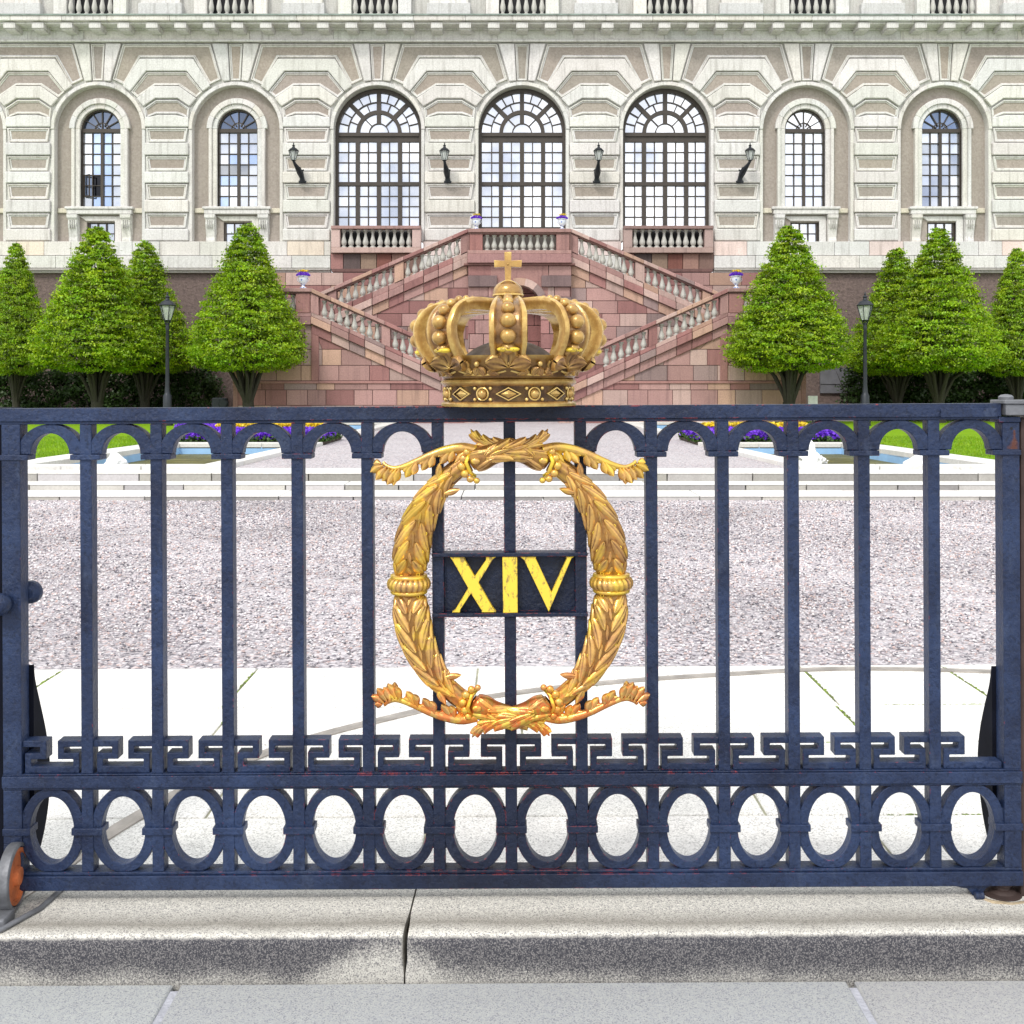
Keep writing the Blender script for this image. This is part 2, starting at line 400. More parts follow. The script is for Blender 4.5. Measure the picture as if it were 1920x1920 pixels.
def mk_urn():
    m = NT('blue_white_faience'); c = m.mix(m.ramp(m.voro(9), [(.22, 1), (.34, 0)]), (.72, .76, .84), (.10, .18, .50)); return m.done(c, .25, 0, None, .5)
M['urn'] = mk_urn()
M['steel'] = plain('worn_steel', (.34, .31, .28), .45, .5, .3, 9, .3, .003)
M['rustred'] = plain('rust_orange', (.40, .105, .03), .75, 0, .55, 14, .6, .004)
M['greymetal'] = plain('weathered_hinge', (.16, .165, .18), .5, .4, .35, 18, .5, .004)
M['rustpost'] = plain('rusty_post', (.05, .03, .026), .7, .2, .5, 8, .5, .004)
M['black'] = plain('black_post_paint', (.005, .006, .012), .8, 0, .3, 8, spec=.12)
M['greydoor'] = plain('grey_shutter', (.15, .15, .17), .7, 0, .2, 3)
# ------------------------------------------------------------------ ground
def PX(px, Y): return (px - CX) * Y / F
def PZ(py, Y): return EYE + (HY - py) * Y / F
def gy(py, z): return F * (EYE - z) / (py - HY)
TZ = .374; KZ = .125; TILT = .0052          # terrace level, kerb top level, slight fall of the street to the left
def quad_sheet(name, pts, material, t=(1, 1, 1), **pr):
    m = MB(); m.add(pts, [tuple(range(len(pts)))], t); return m.build(name, material, **pr)
YG = gy(1250, KZ)
quad_sheet('ground', [(-900, -600, -.06), (900, -600, -.06), (900, 2.95, -.06), (-900, 2.95, -.06)], M['pave'], kind='structure')
# street pavement in front of the kerb: granite slabs with mortar joints
m = MB()
def tz(x): return x * TILT
def slab(m, x0, x1, y0, y1, z, g=.004, th=.05, t=(1, 1, 1), jit=0.0):
    j = [random.uniform(-jit, jit) for _ in range(4)]
    z0, z1 = z + tz(x0), z + tz(x1)
    a = [(x0 + g, y0 + g + j[0]), (x1 - g, y0 + g + j[1]), (x1 - g, y1 - g + j[2]), (x0 + g, y1 - g + j[3])]
    zz = [z0, z1, z1, z0]; b = .004
    v = [(p[0], p[1], q - th) for p, q in zip(a, zz)] + [(p[0], p[1], q - b) for p, q in zip(a, zz)]
    cx = (x0 + x1) / 2; cy = (y0 + y1) / 2
    v += [(p[0] - b * np.sign(p[0] - cx), p[1] - b * np.sign(p[1] - cy), q) for p, q in zip(a, zz)]
    f = [(8, 9, 10, 11)] + [(i + 4, (i + 1) % 4 + 4, (i + 1) % 4 + 8, i + 8) for i in range(4)] + [(i, (i + 1) % 4, (i + 1) % 4 + 4, i + 4) for i in range(4)]
    m.add(v, f, t)
def gt(a=.9, b=1.05, w=.02):
    g = random.uniform(a, b); return (g * (1 + random.uniform(-w, w)), g, g * (1 + random.uniform(-w, w)))
for y0, y1, xs in [(1.5, 2.885, [-4.5, -2.6, -.895, .912, 2.7, 4.5]), (.2, 1.5, [-4, -1.8, .1, 1.9, 4]), (-1.2, .2, [-4, -2.3, -.6, 1.2, 3, 4.4])]:
    for a, b in zip(xs[:-1], xs[1:]): slab(m, a, b, y0, y1 + (.0185 if y1 > 2.8 else 0), 0, g=.011, t=gt(.93, 1.04))
m.build('pavement', M['pave'], kind='structure')
m = MB(); m.add([(-4.6, -1.2, -.006 - .024), (4.6, -1.2, -.006 + .024), (4.6, 2.87, -.006 + .024), (-4.6, 2.87, -.006 - .024)], [(0, 1, 2, 3)]); 
m.build('pavement_joints', plain('pale_mortar', (.42, .43, .48), .95, 0, .2, 20, .8, .01), kind='structure')

# flagstones behind the gate
m = MB()
rows = [(3.30, 3.70, [-3.2, -1.7, -.28, 1.2, 2.4, 3.4]), (3.70, 4.45, [-3.4, -2.2, -1.05, .88, 2.45, 3.5]), (4.45, 4.97, [-3.6, -2.5, -1.27, .05, 1.5, 2.6, 3.7]), (4.97, YG, [-3.9, -2.35, -1.33, -.17, 1.52, 2.26, 3.9])]
for y0, y1, xs in rows:
    for a, b in zip(xs[:-1], xs[1:]): slab(m, a, b, y0, y1, KZ, g=.005, t=gt(.96, 1.02, .01), jit=.002)
m.build('flagstones', M['flag'], kind='structure')
m = MB(); m.add([(-4, 3.2, KZ - .007 - 4 * TILT), (4, 3.2, KZ - .007 + 4 * TILT), (4, YG, KZ - .007 + 4 * TILT), (-4, YG, KZ - .007 - 4 * TILT)], [(0, 1, 2, 3)])
m.build('flagstone_joints', M['joint'], kind='structure')
# moss tufts in some joints: one soft mass
m = MB()
for (x, y0, y1) in [(-1.33, 5.0, 5.6), (-2.35, 5.1, 5.62), (1.52, 5.05, 5.6), (2.26, 5.0, 5.62), (1.5, 4.5, 4.95), (-1.27, 4.75, 4.97), (.42, 5.3, 5.6)]:
    y = y0
    while y < y1:
        r = random.uniform(.004, .011); m.ball((x + random.uniform(-.006, .006), y, KZ + tz(x) - .003), r, 6, sc=(1, 1.6, .55)); y += random.uniform(.008, .022)
for x0, x1, y in [(1.3, 2.2, 3.70), (2.0, 2.9, 4.45), (.9, 1.4, 4.45), (-.6, .0, 4.97), (1.7, 2.2, 4.97)]:
    x = x0
    while x < x1:
        r = random.uniform(.003, .008); m.ball((x, y + random.uniform(-.004, .004), KZ + tz(x) - .003), r, 6, sc=(1.6, 1, .5)); x += random.uniform(.008, .03)
m.build('moss', M['moss'], kind='stuff', smooth=180)

# gravel court: sheet + loose pebbles
Y1 = 13.99
m = MB(); n = 24
m.grid(lambda u, v: (-14 + 28 * u, YG + (Y1 - YG) * v, KZ - .004 + (tz(-14 + 28 * u) * max(0, 1 - v * 6) if abs(-14 + 28 * u) < 4 else 0) + .006 * sin(u * 40 + v * 9)), n * 2, n)
m.build('gravel', M['gravel'], kind='structure')
N = 84000
u = rng.random(N); Yp = YG + (u ** .8) * 8.25; Yp = Yp - np.where(rng.random(N) < .006, rng.exponential(.10, N), 0) + .012 * np.sin(rng.random(N) * 40); Xp = (rng.random(N) - .5) * Yp * 1.0
sz = rng.uniform(.006, .0135, N) * (1 + .05 * (Yp - YG)); 
octv = np.array([(1, 0, 0), (0, 1, 0), (-1, 0, 0), (0, -1, 0), (0, 0, 1), (0, 0, -.5)], dtype=float)
octf = np.array([(0, 1, 4), (1, 2, 4), (2, 3, 4), (3, 0, 4), (1, 0, 5), (2, 1, 5), (3, 2, 5), (0, 3, 5)])
sc = np.stack([rng.uniform(.8, 1.4, N), rng.uniform(.7, 1.1, N), rng.uniform(.5, .85, N)], 1) * sz[:, None]
jt = octv[None] * sc[:, None, :] * rng.uniform(.7, 1.2, (N, 6, 1)) + rng.normal(0, .12, (N, 6, 3)) * sz[:, None, None]
an = rng.random(N) * 6.28; c_, s_ = np.cos(an)[:, None], np.sin(an)[:, None]
Vx = jt[..., 0] * c_ - jt[..., 1] * s_; Vy = jt[..., 0] * s_ + jt[..., 1] * c_
V = np.stack([Vx + Xp[:, None], Vy + Yp[:, None], jt[..., 2] + KZ + .002 + (.002 * np.sin(Yp * 9 + 2 * np.sin(Xp * 4)))[:, None] + (Xp * TILT * np.clip(1 - (Yp - YG) / 1.3, 0, 1))[:, None]], -1).reshape(-1, 3)
Fq = (octf[None] + (np.arange(N) * 6)[:, None, None]).reshape(-1, 3)
pal = np.array([(.62, .58, .60), (.74, .70, .72), (.48, .43, .46), (.60, .44, .41), (.12, .115, .14), (.84, .82, .82), (.36, .33, .37), (.66, .56, .54)])
pc = pal[rng.choice(8, N, p=[.21, .15, .17, .09, .12, .09, .11, .06])] * rng.uniform(.9, 1.1, (N, 1))
pat = np.sin(Xp * 1.3 + 2 * np.sin(Yp * .9)) + np.sin(Yp * 2.6 + 1.5 * np.sin(Xp * .8 + 1)) + .7 * np.sin(Xp * 3.1 - Yp * 1.7 + 2)
pc = pc * (1 - .09 * np.clip(pat, -1, 2.2))[:, None]
np_mesh('gravel_pebbles', V, Fq, np.repeat(pc, 8, 0), M['pebble'], kind='stuff')

# three shallow steps and the terrace
zs = [KZ, .180, .26, .374]; ys = [13.99, 14.79, 15.29]
m = MB()
for k in range(3):
    x = -13.0
    while x < 13:
        wd = random.uniform(1.3, 2.6); y1 = (ys + [16.2])[k + 1] + .02
        m.box(x + .006, x + wd - .006, ys[k] - .012, y1, zs[k + 1] - .011, zs[k + 1], gt(.98, 1.08, .02))
        g_ = random.uniform(.34, .72); x5 = x + wd * random.uniform(.3, .7)
        for a_, b_ in ((x, x5), (x5, x + wd)):
            g_ = min(.8, max(.3, g_ * random.uniform(.75, 1.3))); m.box(a_ + .008, b_ - .008, ys[k], y1, zs[k] - .03, zs[k + 1] - .0115, (g_, g_ * .98, g_ * random.uniform(.92, 1.04)))
        x += wd
m.build('garden_steps', M['coping'], kind='structure', bevel=.006)
TY1 = 41.0
m = MB()
# terrace gravel: centre strip and strips around the pools
quad_sheet('terrace_gravel', [(-14, 15.6, TZ - .012), (14, 15.6, TZ - .012), (14, 41, TZ - .012), (-14, 41, TZ - .012)], M['gravel'], kind='structure')
POOLS = []
def pool(side, y0, y1, xi0, xi1, xo0, xo1, label, cz=.06):
    """xi*: inner (garden axis) water edge at y0,y1 ; xo*: outer water edge"""
    s = side
    root = thing('garden_pool', label, 'pool', (0, 0, 0), 'long stone-edged pools of the garden')
    top = TZ + cz; wz = TZ - .17; cw = .36
    def q(m, a, b, c, d, z, t=(1, 1, 1)): m.add([(a[0] * s, a[1], z), (b[0] * s, b[1], z), (c[0] * s, c[1], z), (d[0] * s, d[1], z)], [(0, 1, 2, 3)], t)
    m = MB(); wl = MB()
    cor = [(xi0, y0), (xi1, y1), (xo1, y1), (xo0, y0)]
    out = [(xi0 - cw, y0 - cw), (xi1 - cw, y1 + cw), (xo1 + cw * 1.6, y1 + cw), (xo0 + cw * 1.6, y0 - cw)]
    for i in range(4):
        j = (i + 1) % 4; a, b, c, d = cor[i], cor[j], out[j], out[i]; nseg = 6 if i % 2 == 0 else 3
        for k in range(nseg):
            f0, f1 = k / nseg + .0015, (k + 1) / nseg - .0015
            L2 = lambda p, q_, f: (p[0] + (q_[0] - p[0]) * f, p[1] + (q_[1] - p[1]) * f)
            P = [L2(a, b, f0), L2(a, b, f1), L2(d, c, f1), L2(d, c, f0)]
            v = [(x * s, y, top - .09 - .02) for x, y in P] + [(x * s, y, top) for x, y in P]
            m.add(v, [(4, 5, 6, 7), (0, 1, 5, 4), (1, 2, 6, 5), (2, 3, 7, 6), (3, 0, 4, 7)], gt(.92, 1.05))
        a2 = (a[0] + (.015 if i == 0 else 0), a[1]); 
        wl.add([(a[0] * s, a[1], top - .09), (b[0] * s, b[1], top - .09), (b[0] * s, b[1], wz - .4), (a[0] * s, a[1], wz - .4)], [(0, 1, 2, 3)])
    m.build('coping', M['coping'], root, bevel=.008)
    wl.build('basin_wall', M['bluewall'], root)
    wm = MB(); q(wm, *[(x, y) for x, y in cor], wz)
    o = wm.build('water', M['water']); o['kind'] = 'structure'
    hole = MB(); POOLS.append((s, cor))
    return root
for s, nm in ((-1, 'left'), (1, 'right')):
    side_txt = 'left' if s < 0 else 'right'
    pool(s, 16.25, 22.3, 4.62, 4.3, 7.25, 6.85, f'near stone-edged pool with blue inner walls on the {side_txt} side of the garden')
    pool(s, 29.0, 35.5, 4.2, 4.0, 6.7, 6.5, f'farther small-looking pool behind the flower bed on the {side_txt} side')
# terrace sheet is laid in pieces so that the pools stay open
bpy.data.objects.remove(bpy.data.objects['terrace_gravel'])
m = MB(); zt = TZ - .012
for s in (-1, 1):
    def q4(x0, x1, y0, y1): m.add([(x0 * s, y0, zt), (x1 * s, y0, zt), (x1 * s, y1, zt), (x0 * s, y1, zt)], [(0, 1, 2, 3)])
    q4(0, 4.25, 15.6, 41); q4(4.25, 7.4, 22.35, 28.9); q4(4.25, 7.4, 35.6, 41); 
    m.add([(4.25 * s, 15.6, zt), (4.62 * s, 16.25, zt), (4.3 * s, 22.35, zt), (4.25 * s, 22.35, zt)], [(0, 1, 2, 3)])
    q4(7.4, 26, 37.3, 41)
m.build('terrace_gravel', M['gravel'], kind='structure')
# lawns
for s in (-1, 1):
    m = MB()
    m.grid(lambda u, v: (s * (7.35 + .35 * (1 - v) - (.35 if v > .4 else 0) + 22 * u), 16.3 + 21 * v, TZ + .03 + .01 * sin(u * 60) * sin(v * 50)), 30, 60)
    m.build('lawn', M['grass'], kind='structure')
    m = MB(); m.add([(4.75 * s, 22.7, TZ + .03), (7.5 * s, 22.7, TZ + .03), (7.3 * s, 28.6, TZ + .03), (4.6 * s, 28.6, TZ + .03)], [(0, 1, 2, 3)])
    m.build('lawn', M['grass'], kind='structure')
# short grass blades along the near lawn edges
N = 26000
for s in (-1, 1):
    Yb = 16.4 + rng.random(N) * 9; Xb = s * (7.75 + rng.random(N) ** 1.4 * 3.4 - .02 * (Yb - 16))
    h = rng.uniform(.03, .07, N); a = rng.random(N) * 3.14; wv = .012
    dx, dy = np.cos(a) * wv, np.sin(a) * wv; lx, ly = rng.normal(0, .02, N), rng.normal(0, .02, N)
    z = TZ + .03
    V = np.stack([np.stack([Xb - dx, Yb - dy, np.full(N, z)], 1), np.stack([Xb + dx, Yb + dy, np.full(N, z)], 1), np.stack([Xb + lx, Yb + ly, z + h], 1)], 1).reshape(-1, 3)
    g = rng.uniform(.6, 1.15, N); T = np.stack([g * rng.uniform(.8, 1.05, N), g, g * .8], 1)
    np_mesh('grass_blades', V, np.arange(N * 3).reshape(-1, 3), T, M['leafgrass'] if 'leafgrass' in M else M['leaf'], kind='stuff')

# flower beds: purple pansies with a yellow stripe
def blades(n, xa, xb, ya, yb, z0, h, sz, col, up=.5):
    X = rng.uniform(xa, xb, n); Y = rng.uniform(ya, yb, n); Z = z0 + rng.random(n) * h
    nrm = rng.normal(0, 1, (n, 3)); nrm[:, 2] += up; nrm[:, 1] -= .6; nrm /= np.linalg.norm(nrm, axis=1)[:, None]
    a = np.cross(nrm, rng.normal(0, 1, (n, 3))); a /= np.linalg.norm(a, axis=1)[:, None]; b = np.cross(nrm, a)
    s = sz * rng.uniform(.6, 1.2, n)[:, None]; P = np.stack([X, Y, Z], 1)
    V = np.stack([P + a * s, P + b * s * .8, P - a * s, P - b * s * .8], 1).reshape(-1, 3)
    g = rng.uniform(.55, 1.25, (n, 1)) * np.array([col]); return V, np.arange(n * 4).reshape(-1, 4), np.clip(g, 0, 1.6)
for s in (-1, 1):
    sd_ = 'left' if s < 0 else 'right'
    root = thing('flower_bed', f'bed of purple pansies with a yellow stripe behind the near pool on the {sd_}', 'flower bed', (0, 0, 0), 'pansy beds')
    m = MB(); x0, x1 = sorted((s * 3.95, s * 7.0)); m.box(x0, x1, 22.72, 25.2, TZ, TZ + .06); m.build('soil', M['soil'], root)
    np_mesh('purple_flowers', *blades(15000, x0, x1, 22.75, 25.2, TZ + .12, .20, .04, (1, 1, 1)), M['petal'], root)
    np_mesh('yellow_flowers', *blades(1800, x0 + .4, x1 - .3, 24.1, 24.6, TZ + .31, .10, .04, (1, 1, 1)), M['petaly'], root)
    np_mesh('leaves', *blades(9000, x0 - .03, x1 + .03, 22.7, 25.2, TZ + .05, .13, .035, (1, 1, 1)), M['bedleaf'], root)
root = thing('flower_bed', 'small patch of purple pansies on the lawn just left of the yellow striped bed', 'flower bed', (0, 0, 0), 'pansy beds')
m = MB(); m.box(-8.0, -7.15, 25.6, 27.2, TZ + .02, TZ + .09); m.build('soil', M['soil'], root)
np_mesh('purple_flowers', *blades(4500, -8.0, -7.1, 25.6, 27.2, TZ + .12, .2, .045, (1, 1, 1)), M['petal'], root)

# low bubbling jets
def jet(px, py0, py1, Y, lab):
    z0 = TZ - .17; zt_ = PZ(py0, Y); x = PX(px, Y); h = zt_ - z0
    root = thing('fountain_jet', lab, 'fountain jet', (x, Y, z0), 'white bubbling jets in the pools')
    m = MB(); a = random.random() * 9
    def fn(u, v):
        th = 2 * pi * u; r = (.17 * (1 - v) ** 1.0 + .075 * (1 - v ** 3)) * (1 + .20 * sin(3 * th + 9 * v + a) + .13 * sin(7 * th - 13 * v + a)) + .003
        return (r * cos(th) + .03 * sin(7 * v + a), r * sin(th), h * v * (1 + .03 * sin(5 * th)))
    m.grid(fn, 22, 16, cu=True); m.build('column', M['foam'], root, smooth=180)
    m = MB()
    for _ in range(70):
        an_, rr = random.random() * 6.28, random.uniform(.08, .38) ; m.ball((rr * cos(an_), rr * sin(an_), random.uniform(0, .5 * h * max(0, 1 - rr * 2.2) + .03)), random.uniform(.008, .022), 6)
    m.build('droplets', M['foam'], root, smooth=180)
jet(215, 845, 882, 17.3, 'small white jet foaming in the near left pool')
jet(1518, 826, 858, 19.6, 'white jet in the near right pool close to its inner edge')
jet(1721, 848, 882, 17.2, 'white jet in the near right pool close to the lawn')

# ------------------------------------------------------------------ the palace
YP = 41.0; K = YP / F
def fx(px): return (px - CX) * K
def fz(py): return EYE + (HY - py) * K
def fp(pts): return [(fx(a), fz(b)) for a, b in pts]
def fzd(py, d): return PZ(py, YP + d)
def st(t=.09): g = random.uniform(1 - t, 1 + t * .5); return (g * random.uniform(.98, 1.03), g, g * random.uniform(.95, 1.02))
def pk():
    r = random.random(); g = random.uniform(.84, 1.2)
    if r < .22: return (g * 1.22, g * 1.38, g * 1.35)
    if r < .42: return (g * .80, g * .64, g * .66)
    if r < .56: return (g * 1.22, g * 1.25, g * 1.05)
    if r < .62: return (g * .75, g * .86, g * .90)
    return (g, g * .96, g * .97)
palace = thing('palace', 'pale stone palace front with three tall arched windows and rusticated piers', 'palace', (0, 0, 0))
BAYS = [-75, 185, 443, 708, 979, 1250, 1512, 1770, 2030]; CENTRAL = (708, 979, 1250)
RA, AY = 82, 243
def arcpts(cx, cy, r, a0, a1, n): return [(cx + r * cos(R(a0 + (a1 - a0) * i / (n - 1))), cy - r * sin(R(a0 + (a1 - a0) * i / (n - 1)))) for i in range(n)]
wall = MB(); W0, W1 = -230, 2180; TOP, BOT = 55, 453
edges = [W0] + [e for a in BAYS for e in (a - RA, a + RA)] + [W1]
for i in range(0, len(edges), 2):
    wall.box(fx(edges[i]), fx(edges[i + 1]), YP, YP + .6, fz(BOT), fz(AY)); wall.box(fx(edges[i]), fx(edges[i + 1]), YP, YP + .6, fz(AY), fz(TOP))
for a in BAYS:
    A = arcpts(a, AY, RA, 180, 0, 33); wall.strip(fp(A), fp([(x, TOP) for x, y in A]), YP, YP + .6, (.9, .9, .88))
wall.build('facade_wall', M['lime'], palace)
# plaster niches of the side bays
for a in BAYS:
    if a in CENTRAL: continue
    nb = MB()
    hw, cy = 38, 240
    A = arcpts(a, cy, hw, 180, 0, 25); B = [(x, AY - math.sqrt(max(0, RA ** 2 - (x - a) ** 2)) - 4) for x, y in A]
    B = [(x, 150) for x, y in A]
    nb.strip(fp(A), fp(B), YP + .25, YP + .5)
    nb.box(fx(a - RA - 3), fx(a - hw), YP + .25, YP + .5, fz(458), fz(150)); nb.box(fx(a + hw), fx(a + RA + 3), YP + .25, YP + .5, fz(458), fz(150))
    nb.box(fx(a - hw), fx(a - 27), YP + .25, YP + .5, fz(458), fz(387)); nb.box(fx(a + 27), fx(a + hw), YP + .25, YP + .5, fz(458), fz(387))
    nb.box(fx(a - 27), fx(a + 27), YP + .25, YP + .5, fz(415), fz(387)); nb.build('niche_plaster', M['tan'], palace)
# archivolts + jambs
ar = MB()
for a in BAYS:
    O = arcpts(a, AY, RA + 7, 180, 0, 33); I = arcpts(a, AY, RA, 180, 0, 33)
    for k in range(0, 32, 4): ar.strip(fp(O[k:k + 5]), fp(I[k:k + 5]), YP - .09, YP, st(.05))
    for s in (-1, 1):
        x0, x1 = sorted((a + s * RA, a + s * (RA + 6))); ar.box(fx(x0), fx(x1), YP - .06, YP, fz(BOT), fz(AY), st(.05))
ar.build('archivolts', M['lime'], palace, bevel=.015)
# rusticated blocks and recessed panels on the piers
wb = MB(); tp = MB(); fr = MB()
def miter(poly, d):
    n = len(poly); out = []
    ar_ = sum(poly[i][0] * poly[(i + 1) % n][1] - poly[(i + 1) % n][0] * poly[i][1] for i in range(n)); sg = 1 if ar_ > 0 else -1
    for i in range(n):
        p0, p1, p2 = poly[i - 1], poly[i], poly[(i + 1) % n]
        def nn(a, b): dx, dy = b[0] - a[0], b[1] - a[1]; l = math.hypot(dx, dy) or 1; return (-dy / l * sg, dx / l * sg)
        n1, n2 = nn(p0, p1), nn(p1, p2); bx, by = n1[0] + n2[0], n1[1] + n2[1]; q = (bx * bx + by * by) / 2 or 1
        out.append((p1[0] + bx * d / q, p1[1] + by * d / q))
    return out
def framed(poly, fw=4.5, dark=True):
    """moulded frame in relief round a recessed plaster panel; poly in px"""
    inn = miter(poly, fw); i2 = miter(poly, fw * .45); inn2 = miter(poly, fw * .9)
    fr = MB(); tp = MB()
    fr.strip(fp(poly), fp(i2), YP - .10, YP - .001, st(.04), closed=True)
    fr.strip(fp(i2), fp(inn), YP - .055, YP - .001, st(.04), closed=True)
    n = len(poly) // 2
    tp.strip(fp(inn2[:n]), fp(inn2[n:][::-1]), YP - .03, YP + .002, st(.1))
    o = tp.build('plaster_panel', M['tan'], palace); fr.build('panel_moulding', M['lime'], o, bevel=.01)
for i in range(len(BAYS) - 1):
    a, b = BAYS[i], BAYS[i + 1]; c = (a + b) / 2; kx = ((b - a) / 2 - RA) / 47.0; hb = (b - a) / 2
    def mir(o, ins): 
        full = [(c + x * kx if abs(x) < 45 else c + np.sign(x) * (hb - (129 - abs(x))), y) for x, y in o]
        return full
    def sym(h): return [(-x, y) for x, y in h[::-1]] + h        # left..right
    def band(o, i_):   # closed polygon: outer left..right then inner right..left
        return mir(sym(o), 0) + mir(sym(i_), 0)[::-1]
    framed(band([(76 + 6, 84), (101, 150)], [(54 - 4, 109), (79, 160)]), 5)
    A = mir(sym([(50, 112), (82, 163)]), 0); B = mir(sym([(38, 135), (68, 173)]), 0); 
    wb.strip(fp(A), fp(B), YP - .16, YP, st())
    framed(band([(38, 137), (67, 173)], [(22, 161), (55, 184)]), 4.5)
    A = mir(sym([(24, 163), (56, 186)]), 0); B = mir(sym([(21, 186), (43, 201)]), 0); wb.strip(fp(A), fp(B), YP - .16, YP, st())
    framed(band([(20, 189), (42, 204), (40, 222)], [(20, 214), (30, 218), (38, 222)]), 4)
    A = mir(sym([(16, 217), (41, 222)]), 0); B = mir(sym([(16, 239), (41, 239)]), 0); wb.strip(fp(A), fp(B), YP - .14, YP, st())
    for (y0, y1) in [(241, 267), (294, 321), (346, 374), (401, 428)]:
        framed([(c - 39 * kx, y0), (c + 39 * kx, y0), (c + 35 * kx, y1), (c - 35 * kx, y1)][:], 5.5)
    for (y0, y1) in [(269, 292), (323, 344), (376, 399), (430, 452)]:
        wb.box(fx(c - 41 * kx), fx(c + 41 * kx), YP - .16, YP, fz(y1), fz(y0), st())
for a in BAYS:      # keystones
    framed([(a - 13, 84), (a + 13, 84), (a + 9, 152), (a - 9, 152)], 4)
    for s in (-1, 1):
        q = [(a + s * 15, 83), (a + s * 44, 83), (a + s * 24, 154), (a + s * 11, 153)]; wb.prism(fp(q), YP - .14, YP, st(.06))
wb.build('rusticated_blocks', M['lime'], palace, bevel=.035, seg=2)
# frieze, cornice, parapet
m = MB(); x = W0
while x < W1:
    wd = random.uniform(90, 170); m.box(fx(x) + .004, fx(x + wd) - .004, YP - .2, YP + .6, fzd(78, -.2), fzd(46, -.2), st(.06)); x += wd
m.box(fx(W0), fx(W1), YP - .27, YP - .19, fz(82), fz(78)); m.box(fx(W0), fx(W1), YP - .30, YP - .2, fzd(56, -.3), fzd(52, -.3))
m.build('frieze', M['lime'], palace, bevel=.01)
m = MB(); x = W0
while x < W1:
    wd = random.uniform(80, 120)
    m.box(fx(x) + .003, fx(x + wd) - .003, YP - .95, YP + .6, fzd(38, -.95), fzd(28, -.95), st(.06)); x += wd
m.box(fx(W0), fx(W1), YP - .78, YP - .1, fzd(42, -.95), fzd(38.2, -.95)); m.build('cornice', M['lime'], palace, bevel=.02)
m = MB(); m.box(fx(W0), fx(W1), YP - 1.0, YP + .3, fzd(27.8, -1), fzd(25.5, -1)); m.build('cornice_cover', M['patina'], palace)
m = MB(); m.box(-.22, .22, -.38, .30, -.22, 0); m.box(-.2, .2, -.30, .30, -.27, -.22)
x = 979 - 53.4 * 19; first = None
while x < 2000:
    if first is None: first = m.build('cornice_bracket', M['lime'], palace, bevel=.015, loc=(fx(x) * .98, YP - .48, fzd(41.5, -.86)))
    else:
        b = first.copy(); COL.objects.link(b); b.parent = palace; b.location = (fx(x) * .98, YP - .48, fzd(41.5, -.86))
    x += 53.4
for i, a in enumerate(BAYS):
    for s in (-1, 1): m = MB(); m.box(fx(a + s * 55 - 12), fx(a + s * 55 + 12), YP - .88, YP, fzd(27, -1), fz(-40), st(.06)); m.build('parapet_pier', M['lime'], palace, bevel=.015)
    if i < len(BAYS) - 1:
        c = (a + BAYS[i + 1]) / 2; m = MB(); m.box(fx(c - 40), fx(c + 40), YP - .9, YP, fzd(27, -1), fzd(5, -.9), (.82, .83, .85)); m.box(fx(c - 36), fx(c + 36), YP - .82, YP, fzd(5, -.9), fz(-40), st(.1))
        m.box(fx(a + 67), fx(BAYS[i + 1] - 67), YP - .6, YP, fzd(27, -1), fz(-40), (.8, .8, .78)); m.build('parapet', M['lime'], palace, bevel=.015)
m = MB(); m.box(fx(W0), fx(W1), YP - .1, YP + .2, fz(34), fz(-60)); m.build('parapet_shade', M['dark'], palace)  # black box as painted shade behind the parapet balusters
def baluster_mesh(h, r):
    p = [(1.0, 0), (1.0, .07), (.62, .09), (.55, .13), (.8, .17), (1.02, .27), (1.0, .35), (.75, .48), (.5, .64), (.42, .78), (.5, .83), (.72, .86), (.55, .89), (.85, .92), (.85, 1.0)]
    m = MB(); m.lathe([(a * r, b * h) for a, b in p], n=12); return m
bal0 = None
def put_baluster(parent, x, y, z, h, r, name='baluster', key={}, mat='greystone'):
    k = (round(h, 2), round(r, 3), mat)
    if k not in key: o = baluster_mesh(h, r).build(name, M[mat], parent, smooth=50); key[k] = o
    else: o = key[k].copy(); COL.objects.link(o); o.parent = parent
    o.name = name; o.location = (x, y, z); o.scale.z = random.uniform(.995, 1.005); return o
for a in BAYS[1:-1]:
    for k in range(6): put_baluster(palace, fx(a - 36 + 14.4 * k), YP - .78, fzd(25.5, -1), .95, .10)

# dado courses and the rough lower wall
def course(m, x0, x1, y0, y1, ya, wmin, wmax, tf, gap=.008):
    x = x0
    while x < x1 - 4:
        wd = min(random.uniform(wmin, wmax), x1 - x)
        m.box(fx(x) + gap, fx(x + wd) - gap, ya, YP + .6, fz(y1) + gap / 2, fz(y0) - gap / 2, tf(x)); x += wd
def dadot(x):
    if any(abs(x + 20 - (a + b) / 2) < 42 for a, b in zip(BAYS, BAYS[1:])) and random.random() < .8: return random.choice([(1.12, .93, .88), (1.1, .98, .85), (1.05, .9, .88)])
    return st(.06)
for x0, x1 in ((W0, 622), (794, 897), (1061, 1164), (1336, W1)):
    m = MB()
    course(m, x0, x1, 454, 480, YP - .22, 40, 75, dadot); course(m, x0, x1, 481, 504, YP - .30, 60, 110, lambda x: st(.05))
    m.box(fx(x0), fx(x1), YP - .38, YP, fz(509), fz(505), (.6, .58, .56)); m.box(fx(x0), fx(x1), YP - .30, YP, fz(513), fz(509), (.75, .72, .7)); m.build('dado', M['lime'], palace, bevel=.01)
for x0, x1 in ((W0, 470), (1478, W1)): m = MB(); m.box(fx(x0), fx(x1), YP - .12, YP + .6, fz(800), fz(513)); m.build('lower_wall', M['rough'], palace)

